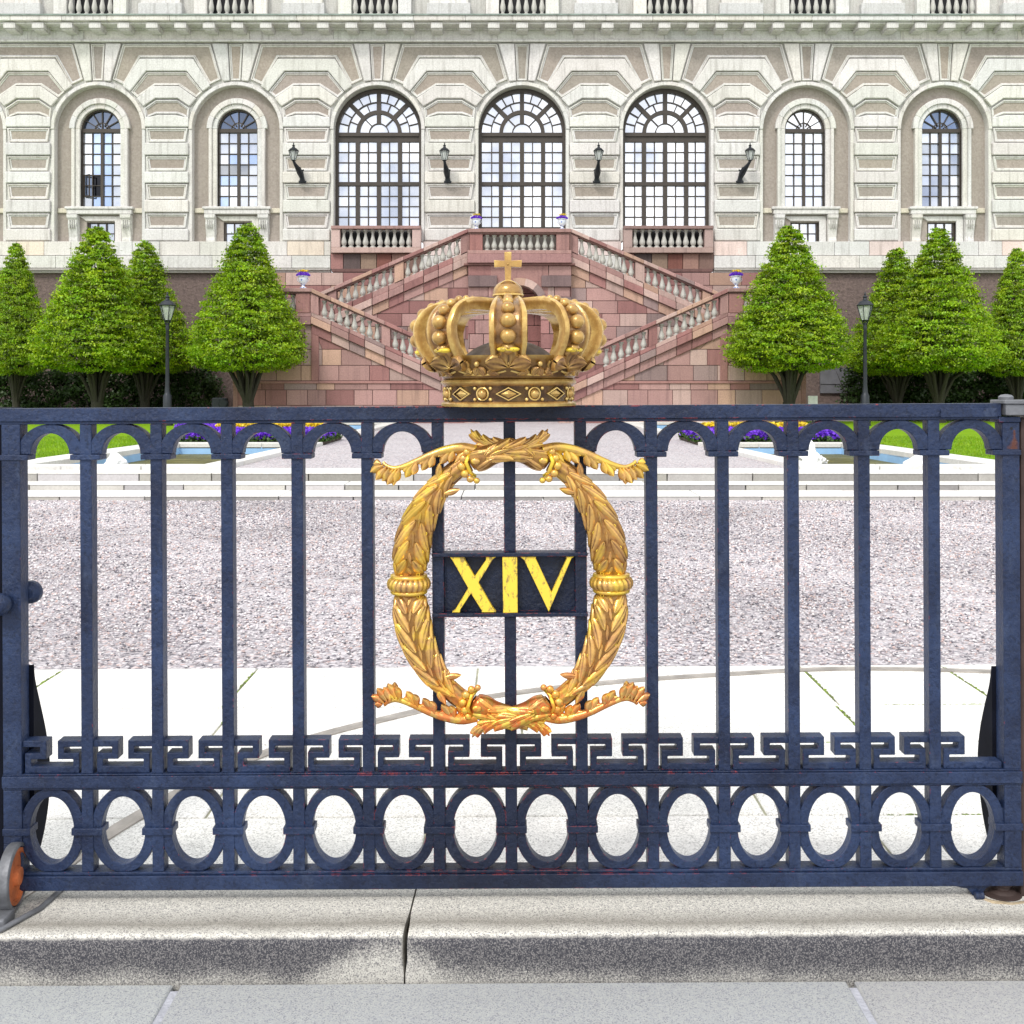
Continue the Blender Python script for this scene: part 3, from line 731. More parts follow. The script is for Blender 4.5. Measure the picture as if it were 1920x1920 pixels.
# tall central windows
def bar(m, x0, x1, y0, y1, d0, d1): m.box(fx(x0), fx(x1), d0, d1, fz(max(y0, y1)), fz(min(y0, y1)))
def arcbar(m, cx, cy, r0, r1, d0, d1, a0=180, a1=0, n=33): m.strip(fp(arcpts(cx, cy, r1, a0, a1, n)), fp(arcpts(cx, cy, r0, a0, a1, n)), d0, d1)
def radbar(m, cx, cy, r0, r1, ang, hw, d0, d1):
    ca, sa = cos(R(ang)), sin(R(ang)); q = [(cx + ca * r0 - sa * hw, cy - sa * r0 - ca * hw), (cx + ca * r1 - sa * hw, cy - sa * r1 - ca * hw), (cx + ca * r1 + sa * hw, cy - sa * r1 + ca * hw), (cx + ca * r0 + sa * hw, cy - sa * r0 + ca * hw)]
    m.prism(fp(q), d0, d1)
def pane(g, pts, d, tb=(.8, 1.08), dk=None):
    """one tilted old pane"""
    cx = sum(p[0] for p in pts) / len(pts); cy = sum(p[1] for p in pts) / len(pts); ax, ay = random.gauss(0, .012), random.gauss(0, .012)
    v = [(x, d + (x - cx) * ax + (z - cy) * ay, z) for x, z in fp([p for p in pts])]
    c0 = fp([(cx, cy)])[0]
    v = [(x, d + (x - c0[0]) * ax + (z - c0[1]) * ay, z) for x, _, z in v]
    q = random.uniform(*tb); t = dk or (q, q, q * 1.01); g.add(v, [tuple(range(len(v)))], t)
def tall_window(a, tb, dkf=None):
    D = YP + .42; m = MB(); g = MB(); y0, y1 = 262, 425; T = 245
    bar(m, a - 82, a - 76, T, 428, D - .08, D + .08); bar(m, a + 76, a + 82, T, 428, D - .08, D + .08)
    arcbar(m, a, T, 76, 83, D - .08, D + .08); bar(m, a - 76, a + 76, T, 252, D - .12, D + .1); bar(m, a - 76, a + 76, 252.2, 262, D - .06, D + .08)
    for xx in (-40, 0, 40): bar(m, a + xx - 4, a + xx + 4, 262, 425, D - .06, D + .06)
    bar(m, a - 76, a + 76, 338, 345, D - .09, D + .07); bar(m, a - 76, a + 76, 423, 430, D - .07, D + .07)
    for xx in (-57.5, -20, 20, 57.5): bar(m, a + xx - 1, a + xx + 1, 262, 425, D - .03, D + .02)
    for yy in (281.5, 301, 320, 364.5, 384, 404): bar(m, a - 76, a + 76, yy - .9, yy + .9, D - .028, D + .022)
    arcbar(m, a, T, 36, 43, D - .06, D + .06); arcbar(m, a, T, 17, 19, D - .03, D + .03); arcbar(m, a, T, 57.5, 59.5, D - .03, D + .03)
    radbar(m, a, T, 17, 76, 90, 4, D - .055, D + .055)
    for an_ in (45, 135): radbar(m, a, T, 40, 78, an_, 4, D - .05, D + .05); radbar(m, a, T, 19, 38, an_, 1, D - .03, D + .03)
    for an_ in (22, 67, 113, 158): radbar(m, a, T, 41, 58, an_, 1, D - .029, D + .03)
    for an_ in (14, 30, 60, 75, 105, 120, 150, 166): radbar(m, a, T, 58, 78, an_, 1, D - .029, D + .03)
    w_ = m.build('window', M['frame'], palace)
    xs = [-76, -57.5, -40, -20, 0, 20, 40, 57.5, 76]; yy = [262, 281.5, 301, 320, 340, 364.5, 384, 404, 425]
    for i in range(8):
        for j in range(8): pane(g, [(a + xs[i], yy[j]), (a + xs[i + 1], yy[j]), (a + xs[i + 1], yy[j + 1]), (a + xs[i], yy[j + 1])], D + .03, tb, dkf and dkf(i, j))
    for r0, r1, n_ in ((0, 19, 1), (19, 38, 4), (38, 58, 8), (58, 78, 12)):
        for k in range(n_):
            A = arcpts(a, T, r1, 180 - 180 * k / n_, 180 - 180 * (k + 1) / n_, 12 if n_ == 1 else 4); B = arcpts(a, T, r0, 180 - 180 * (k + 1) / n_, 180 - 180 * k / n_, 4) if r0 else []
            pane(g, A + B, D + .03, tb)
    g.build('glass', M['glass'], w_)
    return w_
for a in CENTRAL: tall_window(a, (.86, 1.05))
def side_window(a, tb, dkf=None):
    D = YP + .38; m = MB(); g = MB(); T = 240; H = 37.5
    for s in (-1, 1): bar(m, a + s * H - 2, a + s * H + 2, T, 387, D - .06, D + .06)
    arcbar(m, a, T, 35, 39, D - .06, D + .06); bar(m, a - 38, a + 38, 238, 245, D - .08, D + .06); bar(m, a - 2.6, a + 2.6, 245, 387, D - .05, D + .05); bar(m, a - 38, a + 38, 384, 388, D - .05, D + .05)
    for xx in (-18.5, 18.5): bar(m, a + xx - .8, a + xx + .8, 245, 387, D - .03, D + .03)
    for k in range(1, 7): bar(m, a - 36, a + 36, 245 + k * 20 - .8, 245 + k * 20 + .8, D - .028, D + .028)
    arcbar(m, a, T, 13, 14.5, D - .03, D + .03)
    for an_ in (30, 60, 90, 120, 150): radbar(m, a, T, 2 if an_ == 90 else 8, 36, an_, .9, D - .03, D + .03)
    w_ = m.build('window', M['frame'], palace)
    for i in range(4):
        for j in range(7): pane(g, [(a - 37 + 18.5 * i, 245 + 20 * j), (a - 18.5 + 18.5 * i, 245 + 20 * j), (a - 18.5 + 18.5 * i, 265 + 20 * j), (a - 37 + 18.5 * i, 265 + 20 * j)], D + .035, tb, dkf and dkf(i, j))
    for k in range(6):
        A = arcpts(a, T, 37, 180 - 30 * k, 150 - 30 * k, 4); B = arcpts(a, T, 13, 150 - 30 * k, 180 - 30 * k, 4); pane(g, A + B, D + .035, tb, dkf and dkf(k, -1))
    pane(g, arcpts(a, T, 13, 180, 0, 9), D + .035, tb, dkf and dkf(0, -1)); g.build('glass', M['glass'], w_)
    # small mezzanine window below
    m = MB(); g = MB()
    for x0, x1 in ((-27, -23), (23, 27), (-9, -7), (7, 9)): bar(m, a + x0, a + x1, 415, 454, D - .05, D + .04)
    for y0, y1 in ((414, 417), (435, 436.6), (451, 455)): bar(m, a - 26.9, a + 26.9, y0, y1, D - .048, D + .042)
    w2 = m.build('window', M['frame'], palace); w2['label'] = 'small low window under the arched one'
    for i in range(3):
        for j in range(2): pane(g, [(a - 24 + 16 * i, 417 + 18 * j), (a - 8 + 16 * i, 417 + 18 * j), (a - 8 + 16 * i, 435 + 18 * j), (a - 24 + 16 * i, 435 + 18 * j)], D + .02, (.85, 1.05))
    g.build('glass', M['glass'], w2)
bl = lambda q=1: (.42 * q, .5 * q, .66 * q)
side_window(-75, (.5, .9))
side_window(185, (.75, 1.0), lambda i, j: bl(random.uniform(.35, .6)) if j < 0 else ((.02, .02, .025) if (i == 1 and j in (4, 5)) else (bl(.55) if i == 0 and j in (4, 5) else ((.62, .75, .98) if i in (1, 2) else None))))
side_window(443, (.8, 1.05), lambda i, j: bl(random.uniform(.35, .8)) if j < 0 else ((.5, .5, .5) if j == 3 and i < 3 else ((.6, .72, .95) if random.random() < .25 else None)))
side_window(1512, (.95, 1.1)); side_window(1770, (.75, 1.05), lambda i, j: bl(random.uniform(.6, 1.1)) if j < 0 else ((.6, .63, .7) if (i + j) % 5 in (0, 1) and j > 1 else None)); side_window(2030, (.6, 1))
# open casement of the second window
m = MB(); cx0 = fx(185 - 34)
for a_ in (0, .36): m.box(a_ * 1.0 - .02, a_ + .02, -.02, .02, 0, .8)
m.box(-.02, .38, -.018, .018, -.02, .02); m.box(-.02, .38, -.018, .018, .38, .41); m.box(-.02, .38, -.018, .018, .78, .82)
o = m.build('open_casement', M['frame'], palace, loc=(cx0 + .02, YP + .30, fz(366))); o.rotation_euler.z = R(-38)
# surrounds, sills, consoles of side windows
for a in BAYS:
    if a in CENTRAL: continue
    sr = MB()
    for r0, r1, d in ((38, 47, .14), (46.8, 57, .06)):
        O = arcpts(a, 240, r1, 180, 0, 29); I = arcpts(a, 240, r0, 180, 0, 29); 
        for k in range(0, 28, 4): sr.strip(fp(O[k:k + 5]), fp(I[k:k + 5]), YP + d, YP + .45, st(.04))
        for s in (-1, 1):
            x0, x1 = sorted((a + s * r0, a + s * (r1 - (4 if r1 > 50 else 0)))); sr.box(fx(x0), fx(x1), YP + d, YP + .45, fz(387), fz(240), st(.04))
    sr.box(fx(a - 64), fx(a + 64), YP - .03, YP + .40, fz(392), fz(387)); sr.box(fx(a - 61), fx(a + 61), YP + .02, YP + .40, fz(401), fz(392))
    for s in (-1, 1):   # ledge beside the sill
        x0, x1 = sorted((a + s * 61.5, a + s * 81)); sr.box(fx(x0), fx(x1), YP + .17, YP + .3, fz(398), fz(389), (1.02, .97, .82))
    # frame of small window
    sr.strip(fp([(a - 40, 404), (a + 40, 404), (a + 40, 455), (a - 40, 455)]), fp([(a - 27, 413), (a + 27, 413), (a + 27, 455), (a - 27, 455)]), YP + .18, YP + .42, st(.05))
    for s in (-1, 1):
        xc = a + s * 50
        prof = [(YP - .04, 402), (YP - .04, 408), (YP + .02, 412), (YP - .0, 420), (YP + .07, 432), (YP + .12, 444), (YP + .10, 450), (YP + .12, 455)]
        v = []; cs = MB()
        for hw in (-10, 10):
            for d, y in prof: v.append((fx(xc + hw * (1.0 if y < 410 else .82)), d, fz(y)))
            v.append((fx(xc + hw), YP + .4, fz(455))); v.append((fx(xc + hw), YP + .4, fz(402)))
        n = len(prof) + 2
        cs.add(v, [tuple(range(n)), tuple(range(2 * n - 1, n - 1, -1))] + [(i, i + n, (i + 1) % n + n, (i + 1) % n) for i in range(n)], st(.06))
        for q in (-4, 0, 4): cs.box(fx(xc + q - .8), fx(xc + q + .8), YP - .03, YP + .1, fz(428), fz(412), (.7, .7, .68))
        cs.build('console', M['lime'], palace, bevel=.01)
    sr.build('window_surround', M['lime'], palace, bevel=.018)
# balconettes of the outer tall windows
for a in (708, 1250):
    dk = .75 if a > 1000 else 1.0; m = MB(); t_ = lambda q=1: (dk * q, dk * q * (1.05 if a > 1000 else 1), dk * q * (1.05 if a > 1000 else 1))
    m.box(fx(a - 83), fx(a + 83), YP - .55, YP - .1, fz(433), fz(427), t_(.95))
    for s in (-1, 1):
        x0, x1 = sorted((a + s * 67, a + s * 83)); m.box(fx(x0), fx(x1), YP - .5, YP - .1, fz(467), fz(433), (1.45 * dk, 1.7 * dk, 1.7 * dk))
    m.box(fx(a - 83), fx(a + 83), YP - .5, YP + .5, fz(477), fz(467), (1.4 * dk, 1.6 * dk, 1.55 * dk))
    x = a - 86
    for wd, tt in ((24, (.95, .8, .8)), (32, (.32, .38, .4)), (30, (.75, .85, .7)), (28, (.6, .4, .35)), (30, (.95, .9, .8)), (28, (.6, .6, .55))):
        m.box(fx(x) + .01, fx(x + wd) - .01, YP - .3, YP + .5, fz(506), fz(477.5), tuple(v * (1 if a < 1000 else .9) for v in tt)); x += wd
    m.box(fx(a - 83), fx(a + 83), YP - .38, YP, fz(512), fz(506), (.45, .4, .4))
    m.build('balcony', M['pink'], palace, bevel=.012)
    mm = MB(); mm.box(fx(a - 70), fx(a + 70), YP + .05, YP + .2, fz(468), fz(433)); mm.build('balcony_recess', M['dark'], palace)
    for k in range(10): put_baluster(palace, fx(a - 61 + 13.5 * k), YP - .3, fz(467), .69, .11)
m = MB(); m.box(fx(895), fx(1063), YP + .2, YP + .35, fz(515), fz(430.5)); m.build('door_panel', M['frame'], palace)
# service door at the right
m = MB(); m.box(fx(1535), fx(1612), YP - .22, YP - .12, fz(737), fz(690)); 
for x in (1572,): m.box(fx(x), fx(x + 2), YP - .24, YP - .22, fz(737), fz(690), (.5, .5, .5))
m.box(fx(1535), fx(1612), YP - .25, YP - .22, fz(720), fz(717), (.7, .7, .7)); m.build('shutter', M['greydoor'], palace)

# ------------------------------------------------------------------ double staircase
stair = thing('palace_staircase', 'pink sandstone double staircase with crossing balustraded flights', 'staircase', (0, 0, 0))
def masonry(m, Y, rows_, xl, xr, y_thick=.4, wmin=32, wmax=62, tf=pk, gap=.6):
    """rows_: list of (y0,y1) px at depth Y; xl/xr: functions y->px limits"""
    for y0, y1 in rows_:
        a0, a1, b0, b1 = xl(y0), xl(y1), xr(y0), xr(y1)
        lo = min(a0, a1); hi = max(b0, b1); x = lo - random.uniform(0, wmin)
        while x < hi:
            wd = random.uniform(wmin, wmax); l, r = x, x + wd; x = r
            tl, tr = max(l + gap, a0), min(r - gap, b0); bl_, br = max(l + gap, a1), min(r - gap, b1)
            if tr - tl < .5 and br - bl_ < .5: continue
            if tr < tl: tl = tr = min(max((tl + tr) / 2, a0), b0)
            if br < bl_: bl_ = br = (bl_ + br) / 2
            q = [(tl, y0 + gap), (tr, y0 + gap), (br, y1 - gap), (bl_, y1 - gap)]
            q2 = [q[0]] + [p for k, p in enumerate(q[1:]) if abs(p[0] - q[k][0]) + abs(p[1] - q[k][1]) > .3]
            if len(q2) >= 3: m.prism([(PX(a, Y), PZ(b, Y)) for a, b in q2], Y, Y + y_thick, tf())
MX = 1948
def mirx(pts): return [(MX - x, y) for x, y in pts]
for side in (0, 1):
    mr = (lambda p: mirx(p)) if side else (lambda p: p)
    mv = (lambda x: MX - x) if side else (lambda x: x)
    # upper flight
    Y = 38.5; m = MB(); f_ = lambda pts: [(PX(a, Y), PZ(b, Y)) for a, b in mr(pts)]
    up = lambda x: 430 + (877.5 - x) * .431
    ms = MB(); xl = lambda y: max(600, 877.5 - (y - 492) / .45) if y > 492 else 877.5
    if side == 0: masonry(ms, Y, [(492 + 24 * k, 516 + 24 * k) for k in range(13)], xl, lambda y: 880)
    else: masonry(ms, Y, [(492 + 24 * k, 516 + 24 * k) for k in range(13)], lambda y: MX - 880, lambda y: MX - xl(y))
    x = 877.5
    while x > 604:                      # string courses and rail, stone by stone
        wd = random.uniform(26, 40); x2 = max(603, x - wd); g_ = .5
        for o1, o2, pr in ((41, 52, .1), (52.5, 66, .16), (66.5, 84, .05)):
            m.strip(f_([(x - g_, up(x) + o1), (x2 + g_, up(x2) + o1)]), f_([(x - g_, up(x) + o2), (x2 + g_, up(x2) + o2)]), Y - pr, Y + .5, pk())
        m.strip(f_([(x - .2, up(x)), (x2 + .2, up(x2))]), f_([(x - .2, up(x) + 7), (x2 + .2, up(x2) + 7)]), Y - .18, Y + .4, pk()); x = x2
    m.strip(f_([(877.5, up(877.5) + 7), (603, up(603) + 7)]), f_([(877.5, up(877.5) + 10), (603, up(603) + 10)]), Y - .1, Y + .3, (.6, .55, .55))
    for x0, x1 in ((864, 881), (740, 757), (616, 631)):
        m.strip(f_([(x0, up(x0) + 9), (x1, up(x1) + 9)]), f_([(x0, up(x0) + 44), (x1, up(x1) + 44)]), Y - .1, Y + .3, pk())
    m.build('upper_flight', M['pink'], stair, bevel=.012); ms.build('upper_flight_wall', M['pink'], stair)
    bk = MB(); bk.prism(f_([(877, 500), (605, 612), (605, 800), (877, 800)]), Y + .03, Y + .3, (.4, .35, .35)); bk.build('wall_core', M['pink'], stair)
    for x in (857, 842.5, 830, 817.5, 804, 791, 777.5, 764, 732.5, 719, 705.5, 693, 679.5, 666, 652.5, 639):
        put_baluster(stair, PX(mv(x), Y), Y + .1, PZ(up(x) + 43, Y), .66, .105)
    # lower flight
    Y = 36.5; m = MB(); f_ = lambda pts: [(PX(a, Y), PZ(b, Y)) for a, b in mr(pts)]
    lo = lambda x: 541 + (x - 584) * .444
    ms = MB(); rws = [(606, 655), (655, 685), (685, 714), (714, 731), (731, 760), (760, 795)]
    xr_ = lambda y: min(900, 584 + (y - 606) / .444)
    if side == 0: masonry(ms, Y, rws, lambda y: 437, xr_, tf=pk)
    else: masonry(ms, Y, rws, lambda y: MX - xr_(y), lambda y: MX - 437, tf=pk)
    x = 584
    while x < 900:
        wd = random.uniform(28, 42); x2 = min(900, x + wd); g_ = .5
        for o1, o2, pr in ((44, 52, .1), (52.5, 66, .18), (66.5, 84, .07)):
            m.strip(f_([(x + g_, lo(x) + o1), (x2 - g_, lo(x2) + o1)]), f_([(x + g_, lo(x) + o2), (x2 - g_, lo(x2) + o2)]), Y - pr, Y + .5, pk())
        m.strip(f_([(x + .2, lo(x)), (x2 - .2, lo(x2))]), f_([(x + .2, lo(x) + 7.5), (x2 - .2, lo(x2) + 7.5)]), Y - .18, Y + .4, pk()); x = x2
    m.strip(f_([(584, lo(584) + 7.5), (900, lo(900) + 7.5)]), f_([(584, lo(584) + 10.5), (900, lo(900) + 10.5)]), Y - .1, Y + .3, (.6, .55, .55))
    for x0, x1 in ((583, 598), (716, 732)):
        m.strip(f_([(x0, lo(x0) + 9), (x1, lo(x1) + 9)]), f_([(x0, lo(x0) + 46), (x1, lo(x1) + 46)]), Y - .1, Y + .3, pk())
    # outer landing
    for x0, x1, y0, y1, pr, tt in ((437, 586, 541, 548, .2, (1, 1, 1)), (437, 586, 548, 551, .12, (.6, .55, .55)), (556, 582, 551, 587, .12, (.95, .8, .8)), (437, 584, 587, 594, .1, (1.1, 1.05, 1.1)), (437, 584, 594.5, 609, .17, (.85, .8, .85))):
        q = f_([(x0, y0), (x1, y0), (x1, y1), (x0, y1)]); m.prism(q, Y - pr, Y + .4, tt)
    # raised frame of the wall panel
    m.prism(f_([(584, 609), (598, 615), (598, 714), (584, 714)]), Y - .06, Y, (.85, .7, .7)); m.prism(f_([(437, 714.5), (790, 714.5), (800, 719), (437, 719)]), Y - .05, Y, (1, .85, .85))
    m.prism(f_([(437, 606), (446, 606), (446, 795), (437, 795)]), Y - .03, Y + 3.5, (.9, .8, .8))
    m.build('lower_flight', M['pink'], stair, bevel=.012); ms.build('lower_flight_wall', M['pink'], stair)
    bk = MB(); bk.prism(f_([(438, 605), (584, 605), (890, 742), (890, 800), (438, 800)]), Y + .03, Y + .3, (.4, .35, .35)); bk.build('wall_core', M['pink'], stair)
    for x in (607.5, 621, 636, 650, 664, 679, 692.5, 707, 740.5, 755, 769, 783, 797, 811): put_baluster(stair, PX(mv(x), Y), Y + .1, PZ(lo(x) + 46, Y), .62, .105)
    for x in (548.5, 533, 517, 501, 485): put_baluster(stair, PX(mv(x), Y), Y + .1, PZ(587, Y), .62, .105)
# landing in the middle
Y = 38.2; m = MB(); q = lambda x0, x1, y0, y1, pr, t: m.box(PX(x0, Y), PX(x1, Y), Y - pr, Y + .5, PZ(y1, Y), PZ(y0, Y), t)
q(878, 1070, 430, 437, .2, (.85, .8, .8)); q(880, 1068, 437, 440, .12, (.6, .55, .55)); q(881, 905, 440, 470, .12, (.85, .65, .65)); q(1043, 1067, 440, 470, .12, (.9, .8, .8))
q(877, 1071, 470, 477, .15, (1, .95, .95)); q(877, 1071, 477.5, 494, .22, (.9, .8, .85)); q(870, 1078, 494, 498, .1, (.6, .5, .5))
for x0, x1 in ((878, 932), (1015, 1071)): q(x0, x1, 517, 538, .12, (.5, .55, .6)); q(x0 + (0 if x0 < 900 else 6), x1 - (6 if x0 < 900 else 0), 557, 575, .12, (.5, .55, .6))
m.build('landing', M['pink'], stair, bevel=.012)
m = MB()
masonry(m, Y, [(498, 517), (538, 557), (575, 600), (600, 626)] + [(626 + 28 * k, 654 + 28 * k) for k in range(6)], lambda y: 878, lambda y: 934, wmin=25, wmax=50)
masonry(m, Y, [(498, 517), (538, 557), (575, 600), (600, 626)] + [(626 + 28 * k, 654 + 28 * k) for k in range(6)], lambda y: 1014, lambda y: 1071, wmin=25, wmax=50)
A = arcpts(974, 575, 40, 180, 0, 15); B = [(974 + (x - 974) * 1.35, 575 - (575 - y) * 1.35) for x, y in A]
for k in range(0, 14, 2): m.strip([(PX(a, Y), PZ(b, Y)) for a, b in A[k:k + 3]], [(PX(a, Y), PZ(b, Y)) for a, b in B[k:k + 3]], Y - .06, Y + .6, pk())
C_ = [(x, 498) for x, y in B]; m.strip([(PX(a, Y), PZ(b, Y)) for a, b in B], [(PX(a, Y), PZ(b, Y)) for a, b in C_], Y - .001, Y + .5, (.9, .8, .8))
m.build('landing_wall', M['pink'], stair, bevel=.008)
m = MB(); masonry(m, Y + .9, [(520 + 30 * k, 550 + 30 * k) for k in range(9)], lambda y: 925, lambda y: 1022, wmin=20, wmax=40, tf=lambda: (.7, .5, .5)); m.build('niche_wall', M['pink'], stair)
for k in range(10): put_baluster(stair, PX(913 + 13.6 * k, Y), Y + .1, PZ(470, Y), .56, .1)
m = MB(); Yb = 40.55
for y0 in range(0, 12): masonry(m, Yb, [(511 + y0 * 24, 535 + y0 * 24)], lambda y: 470, lambda y: 1480, y_thick=.1, wmin=30, wmax=75)
m.build('rear_wall', M['pink'], stair)
m = MB(); m.box(PX(468, Yb), PX(1480, Yb), Yb + .03, Yb + .3, .3, PZ(511, Yb), (.4, .35, .35)); m.build('wall_core', M['pink'], stair)

# urns of pansies on the piers
def urn(px, py, Y, lab, sc=1.0):
    r = thing('flower_urn', lab, 'flower urn', (PX(px, Y), Y + .05, PZ(py, Y)), 'blue and white flower urns on the staircase piers'); r.scale = (sc, sc, sc)
    m = MB(); m.lathe([(.13, 0), (.13, .03), (.06, .07), (.045, .12), (.09, .16), (.14, .22), (.165, .32), (.17, .40), (.20, .43), (.20, .45), (.16, .44)], n=24); m.build('bowl', M['urn'], r, smooth=40)
    m = MB()
    for s in (-1, 1): m.tube([(s * .15, 0, .38), (s * .21, 0, .36), (s * .2, 0, .28), (s * .15, 0, .25)], .012, 6)
    m.build('handles', M['urn'], r, smooth=60)
    n_ = 700; th = rng.random(n_) * 6.28; rr = np.sqrt(rng.random(n_)) * .25; P = np.stack([rr * np.cos(th), rr * np.sin(th), .47 + (.16 * (1 - (rr / .27) ** 2)) * rng.random(n_)], 1)
    V, F4, T = blades(n_, 0, 1, 0, 1, 0, 0, .022, (1, 1, 1)); ctr = V.reshape(n_, 4, 3).mean(1); V = (V.reshape(n_, 4, 3) - ctr[:, None] + P[:, None]).reshape(-1, 3)
    np_mesh('purple_flowers', V, F4, T, M['petal'], r)
    n_ = 130; P = np.stack([rng.normal(0, .08, n_), rng.normal(-.03, .07, n_), rng.uniform(.6, .67, n_)], 1)
    V, F4, T = blades(n_, 0, 1, 0, 1, 0, 0, .024, (1, 1, 1)); ctr = V.reshape(n_, 4, 3).mean(1); V = (V.reshape(n_, 4, 3) - ctr[:, None] + P[:, None]).reshape(-1, 3)
    np_mesh('yellow_flowers', V, F4, T, M['petaly'], r)
urn(893, 430, 38.2, 'urn of purple pansies on the left pier of the top landing', .83); urn(1054, 430, 38.2, 'urn of purple pansies on the right pier of the top landing', .83)
urn(568, 541, 36.5, 'urn of purple and yellow pansies on the left outer stair pier, beside the trimmed tree', .95); urn(1381, 541, 36.5, 'urn of purple and yellow pansies on the right outer stair pier, beside the trimmed tree', .95)

# wall lanterns: bracket on the pier, lantern leaning out towards the middle or the side
def lantern_head(parent, s=1.0, z=0):
    m = MB(); m.lathe([(.07, 0), (.10, .03), (.11, .05)], (0, 0, z), 6); m.lathe([(.235, .46), (.25, .48), (.16, .58), (.07, .63), (.05, .70), (.08, .72), (.02, .78), (.03, .81), (.004, .88)], (0, 0, z), 12)
    for k in range(6):
        a = 2 * pi * k / 6; m.tube([(.11 * cos(a), .11 * sin(a), z + .05), (.23 * cos(a), .23 * sin(a), z + .47)], .012, 5)
    o = m.build('lantern_frame', M['iron'], parent, smooth=30); o.scale = (s, s, s)
    m = MB(); m.lathe([(.10, .05), (.215, .46)], (0, 0, z), 6); o2 = m.build('lantern_glass', M['lglass'], parent); o2.scale = (s, s, s)
    m = MB(); m.lathe([(.03, .05), (.045, .12), (.02, .22), (.035, .3), (.01, .4)], (0, 0, z), 8); o3 = m.build('lantern_burner', M['greystone'], parent, smooth=40); o3.scale = (s, s, s)
for px, dx, lab in ((559, 10, 'black wall lantern leaning left on the pier left of the first tall window'), (836, 4, 'black wall lantern on the pier between the first and middle tall windows'), (1119, -1, 'black wall lantern on the pier between the middle and last tall windows'), (1397, -12, 'black wall lantern leaning right on the pier right of the last tall window')):
    Y = YP - .95; r = thing('wall_lantern', lab, 'wall lantern', (fx(px + dx), YP - .16, fz(344)), 'wall lanterns between the tall windows')
    hx = -dx * K; hz = (344 - 311) * K
    m = MB(); m.box(-.14, .14, -.06, 0, -.02, .06); m.tube([(0, -.06, .02), (0, -.12, .16), (hx * .25, -.25, .34), (hx * .35, -.42, .40), (hx * .8, -.62, hz - .1), (hx, -.7, hz)], [.12, .09, .13, .11, .06, .05], 8)
    m.ball((hx * .2, -.42, .45), .07, 8); m.tube([(hx * .1 + .12, -.3, .42), (hx * .1, -.34, .36), (hx * .1 - .12, -.3, .42)], .035, 6); m.build('bracket', M['iron'], r, smooth=40, bevel=.004)
    hd = sub('lantern', r, (hx, -.7, hz)); lantern_head(hd, .80)
# ------------------------------------------------------------------ street lamps
def street_lamp(px, ytop, Y, lab):
    x = PX(px, Y); h = PZ(ytop, Y) - TZ
    r = thing('street_lamp', lab, 'street lamp', (x, Y, TZ), 'black lamp posts among the trees')
    m = MB(); m.lathe([(.17, 0), (.17, .25), (.14, .28), (.13, .95), (.10, 1.0), (.085, 1.05), (.065, 1.3), (.05, h - 1.2), (.065, h - 1.15), (.05, h - 1.1), (.05, h - .98)], n=12)
    for k in range(6): 
        a = k * pi / 3; m.tube([(.05 * cos(a), .05 * sin(a), h - 1.05), (.1 * cos(a), .1 * sin(a), h - .93)], .012, 5)
    m.build('post', M['iron'], r, smooth=40)
    hd = sub('lantern', r, (0, 0, h - .95)); lantern_head(hd, 1.05)
    return r
street_lamp(314, 545, 33.0, 'black lamp post in front of the left group of cone trees'); street_lamp(1622, 545, 33.0, 'black lamp post between the cone trees on the right')

# ------------------------------------------------------------------ cone-clipped trees
def make_crown(seed, H, Rm, dens=1.0, tintk=1.0):
    """leaf mesh of a clipped cone: z from 0 (bottom) to H, widest near 15 % height"""
    g = np.random.default_rng(seed)
    prof_t = np.array([0, .04, .10, .18, .3, .45, .6, .75, .88, .96, 1.0]); prof_r = np.array([.45, .80, .95, .98, .84, .66, .50, .35, .21, .12, .02])
    nc = int(2300 * dens)
    # clumps: twig tips near the surface, some inside
    t = g.random(nc * 4); keep = g.random(nc * 4) < np.interp(t, prof_t, prof_r) + .08; t = t[keep][:nc]; nc = len(t)
    th = g.random(nc) * 2 * pi
    lob = 1 + .06 * np.sin(3 * th + seed) + .05 * np.sin(5 * th + 7 * t + seed) + .04 * np.sin(11 * th + 17 * t)
    rad = np.interp(t, prof_t, prof_r) * Rm * lob * np.where(g.random(nc) < .72, g.uniform(.84, 1.03, nc), np.sqrt(g.random(nc)) * .85)
    C = np.stack([rad * np.cos(th), rad * np.sin(th), t * H + .14 * H * 0], 1)
    k = 26; n = nc * k
    sh = (.45 + .55 * np.interp(t, [0, .5, 1], [1, .9, .15]))[:, None, None]; off = g.normal(0, 1, (nc, k, 3)) * np.array([.125, .125, .032]) * sh
    radial = np.stack([np.cos(th), np.sin(th), np.zeros(nc)], 1)
    tip = g.random((nc, k, 1)) * .15 * sh
    P = (C[:, None] + off + radial[:, None] * tip - np.array([0, 0, 1.]) * tip * .18).reshape(-1, 3)
    nrm = g.normal(0, .75, (n, 3)); nrm[:, 2] += 1.0; nrm += np.repeat(radial, k, 0) * .45; nrm /= np.linalg.norm(nrm, axis=1)[:, None]
    a = np.cross(nrm, g.normal(0, 1, (n, 3))); a /= np.linalg.norm(a, axis=1)[:, None]; b = np.cross(nrm, a)
    s = g.uniform(.024, .044, n)[:, None]
    V = np.stack([P + a * s * 1.3, P + b * s * .75, P - a * s * 1.3, P - b * s * .75], 1).reshape(-1, 3)
    cl = np.repeat(np.where(g.random(nc) < .25, g.uniform(.22, .5, nc), g.uniform(.75, 1.25, nc)), k) * g.uniform(.8, 1.2, n) * tintk  # some clumps coloured dark, as painted shade gaps in the crown
    yel = np.repeat(g.uniform(.85, 1.2, nc), k)
    T = np.stack([cl * yel, cl, cl * .9], 1)
    return V, np.arange(n * 4).reshape(-1, 4), T
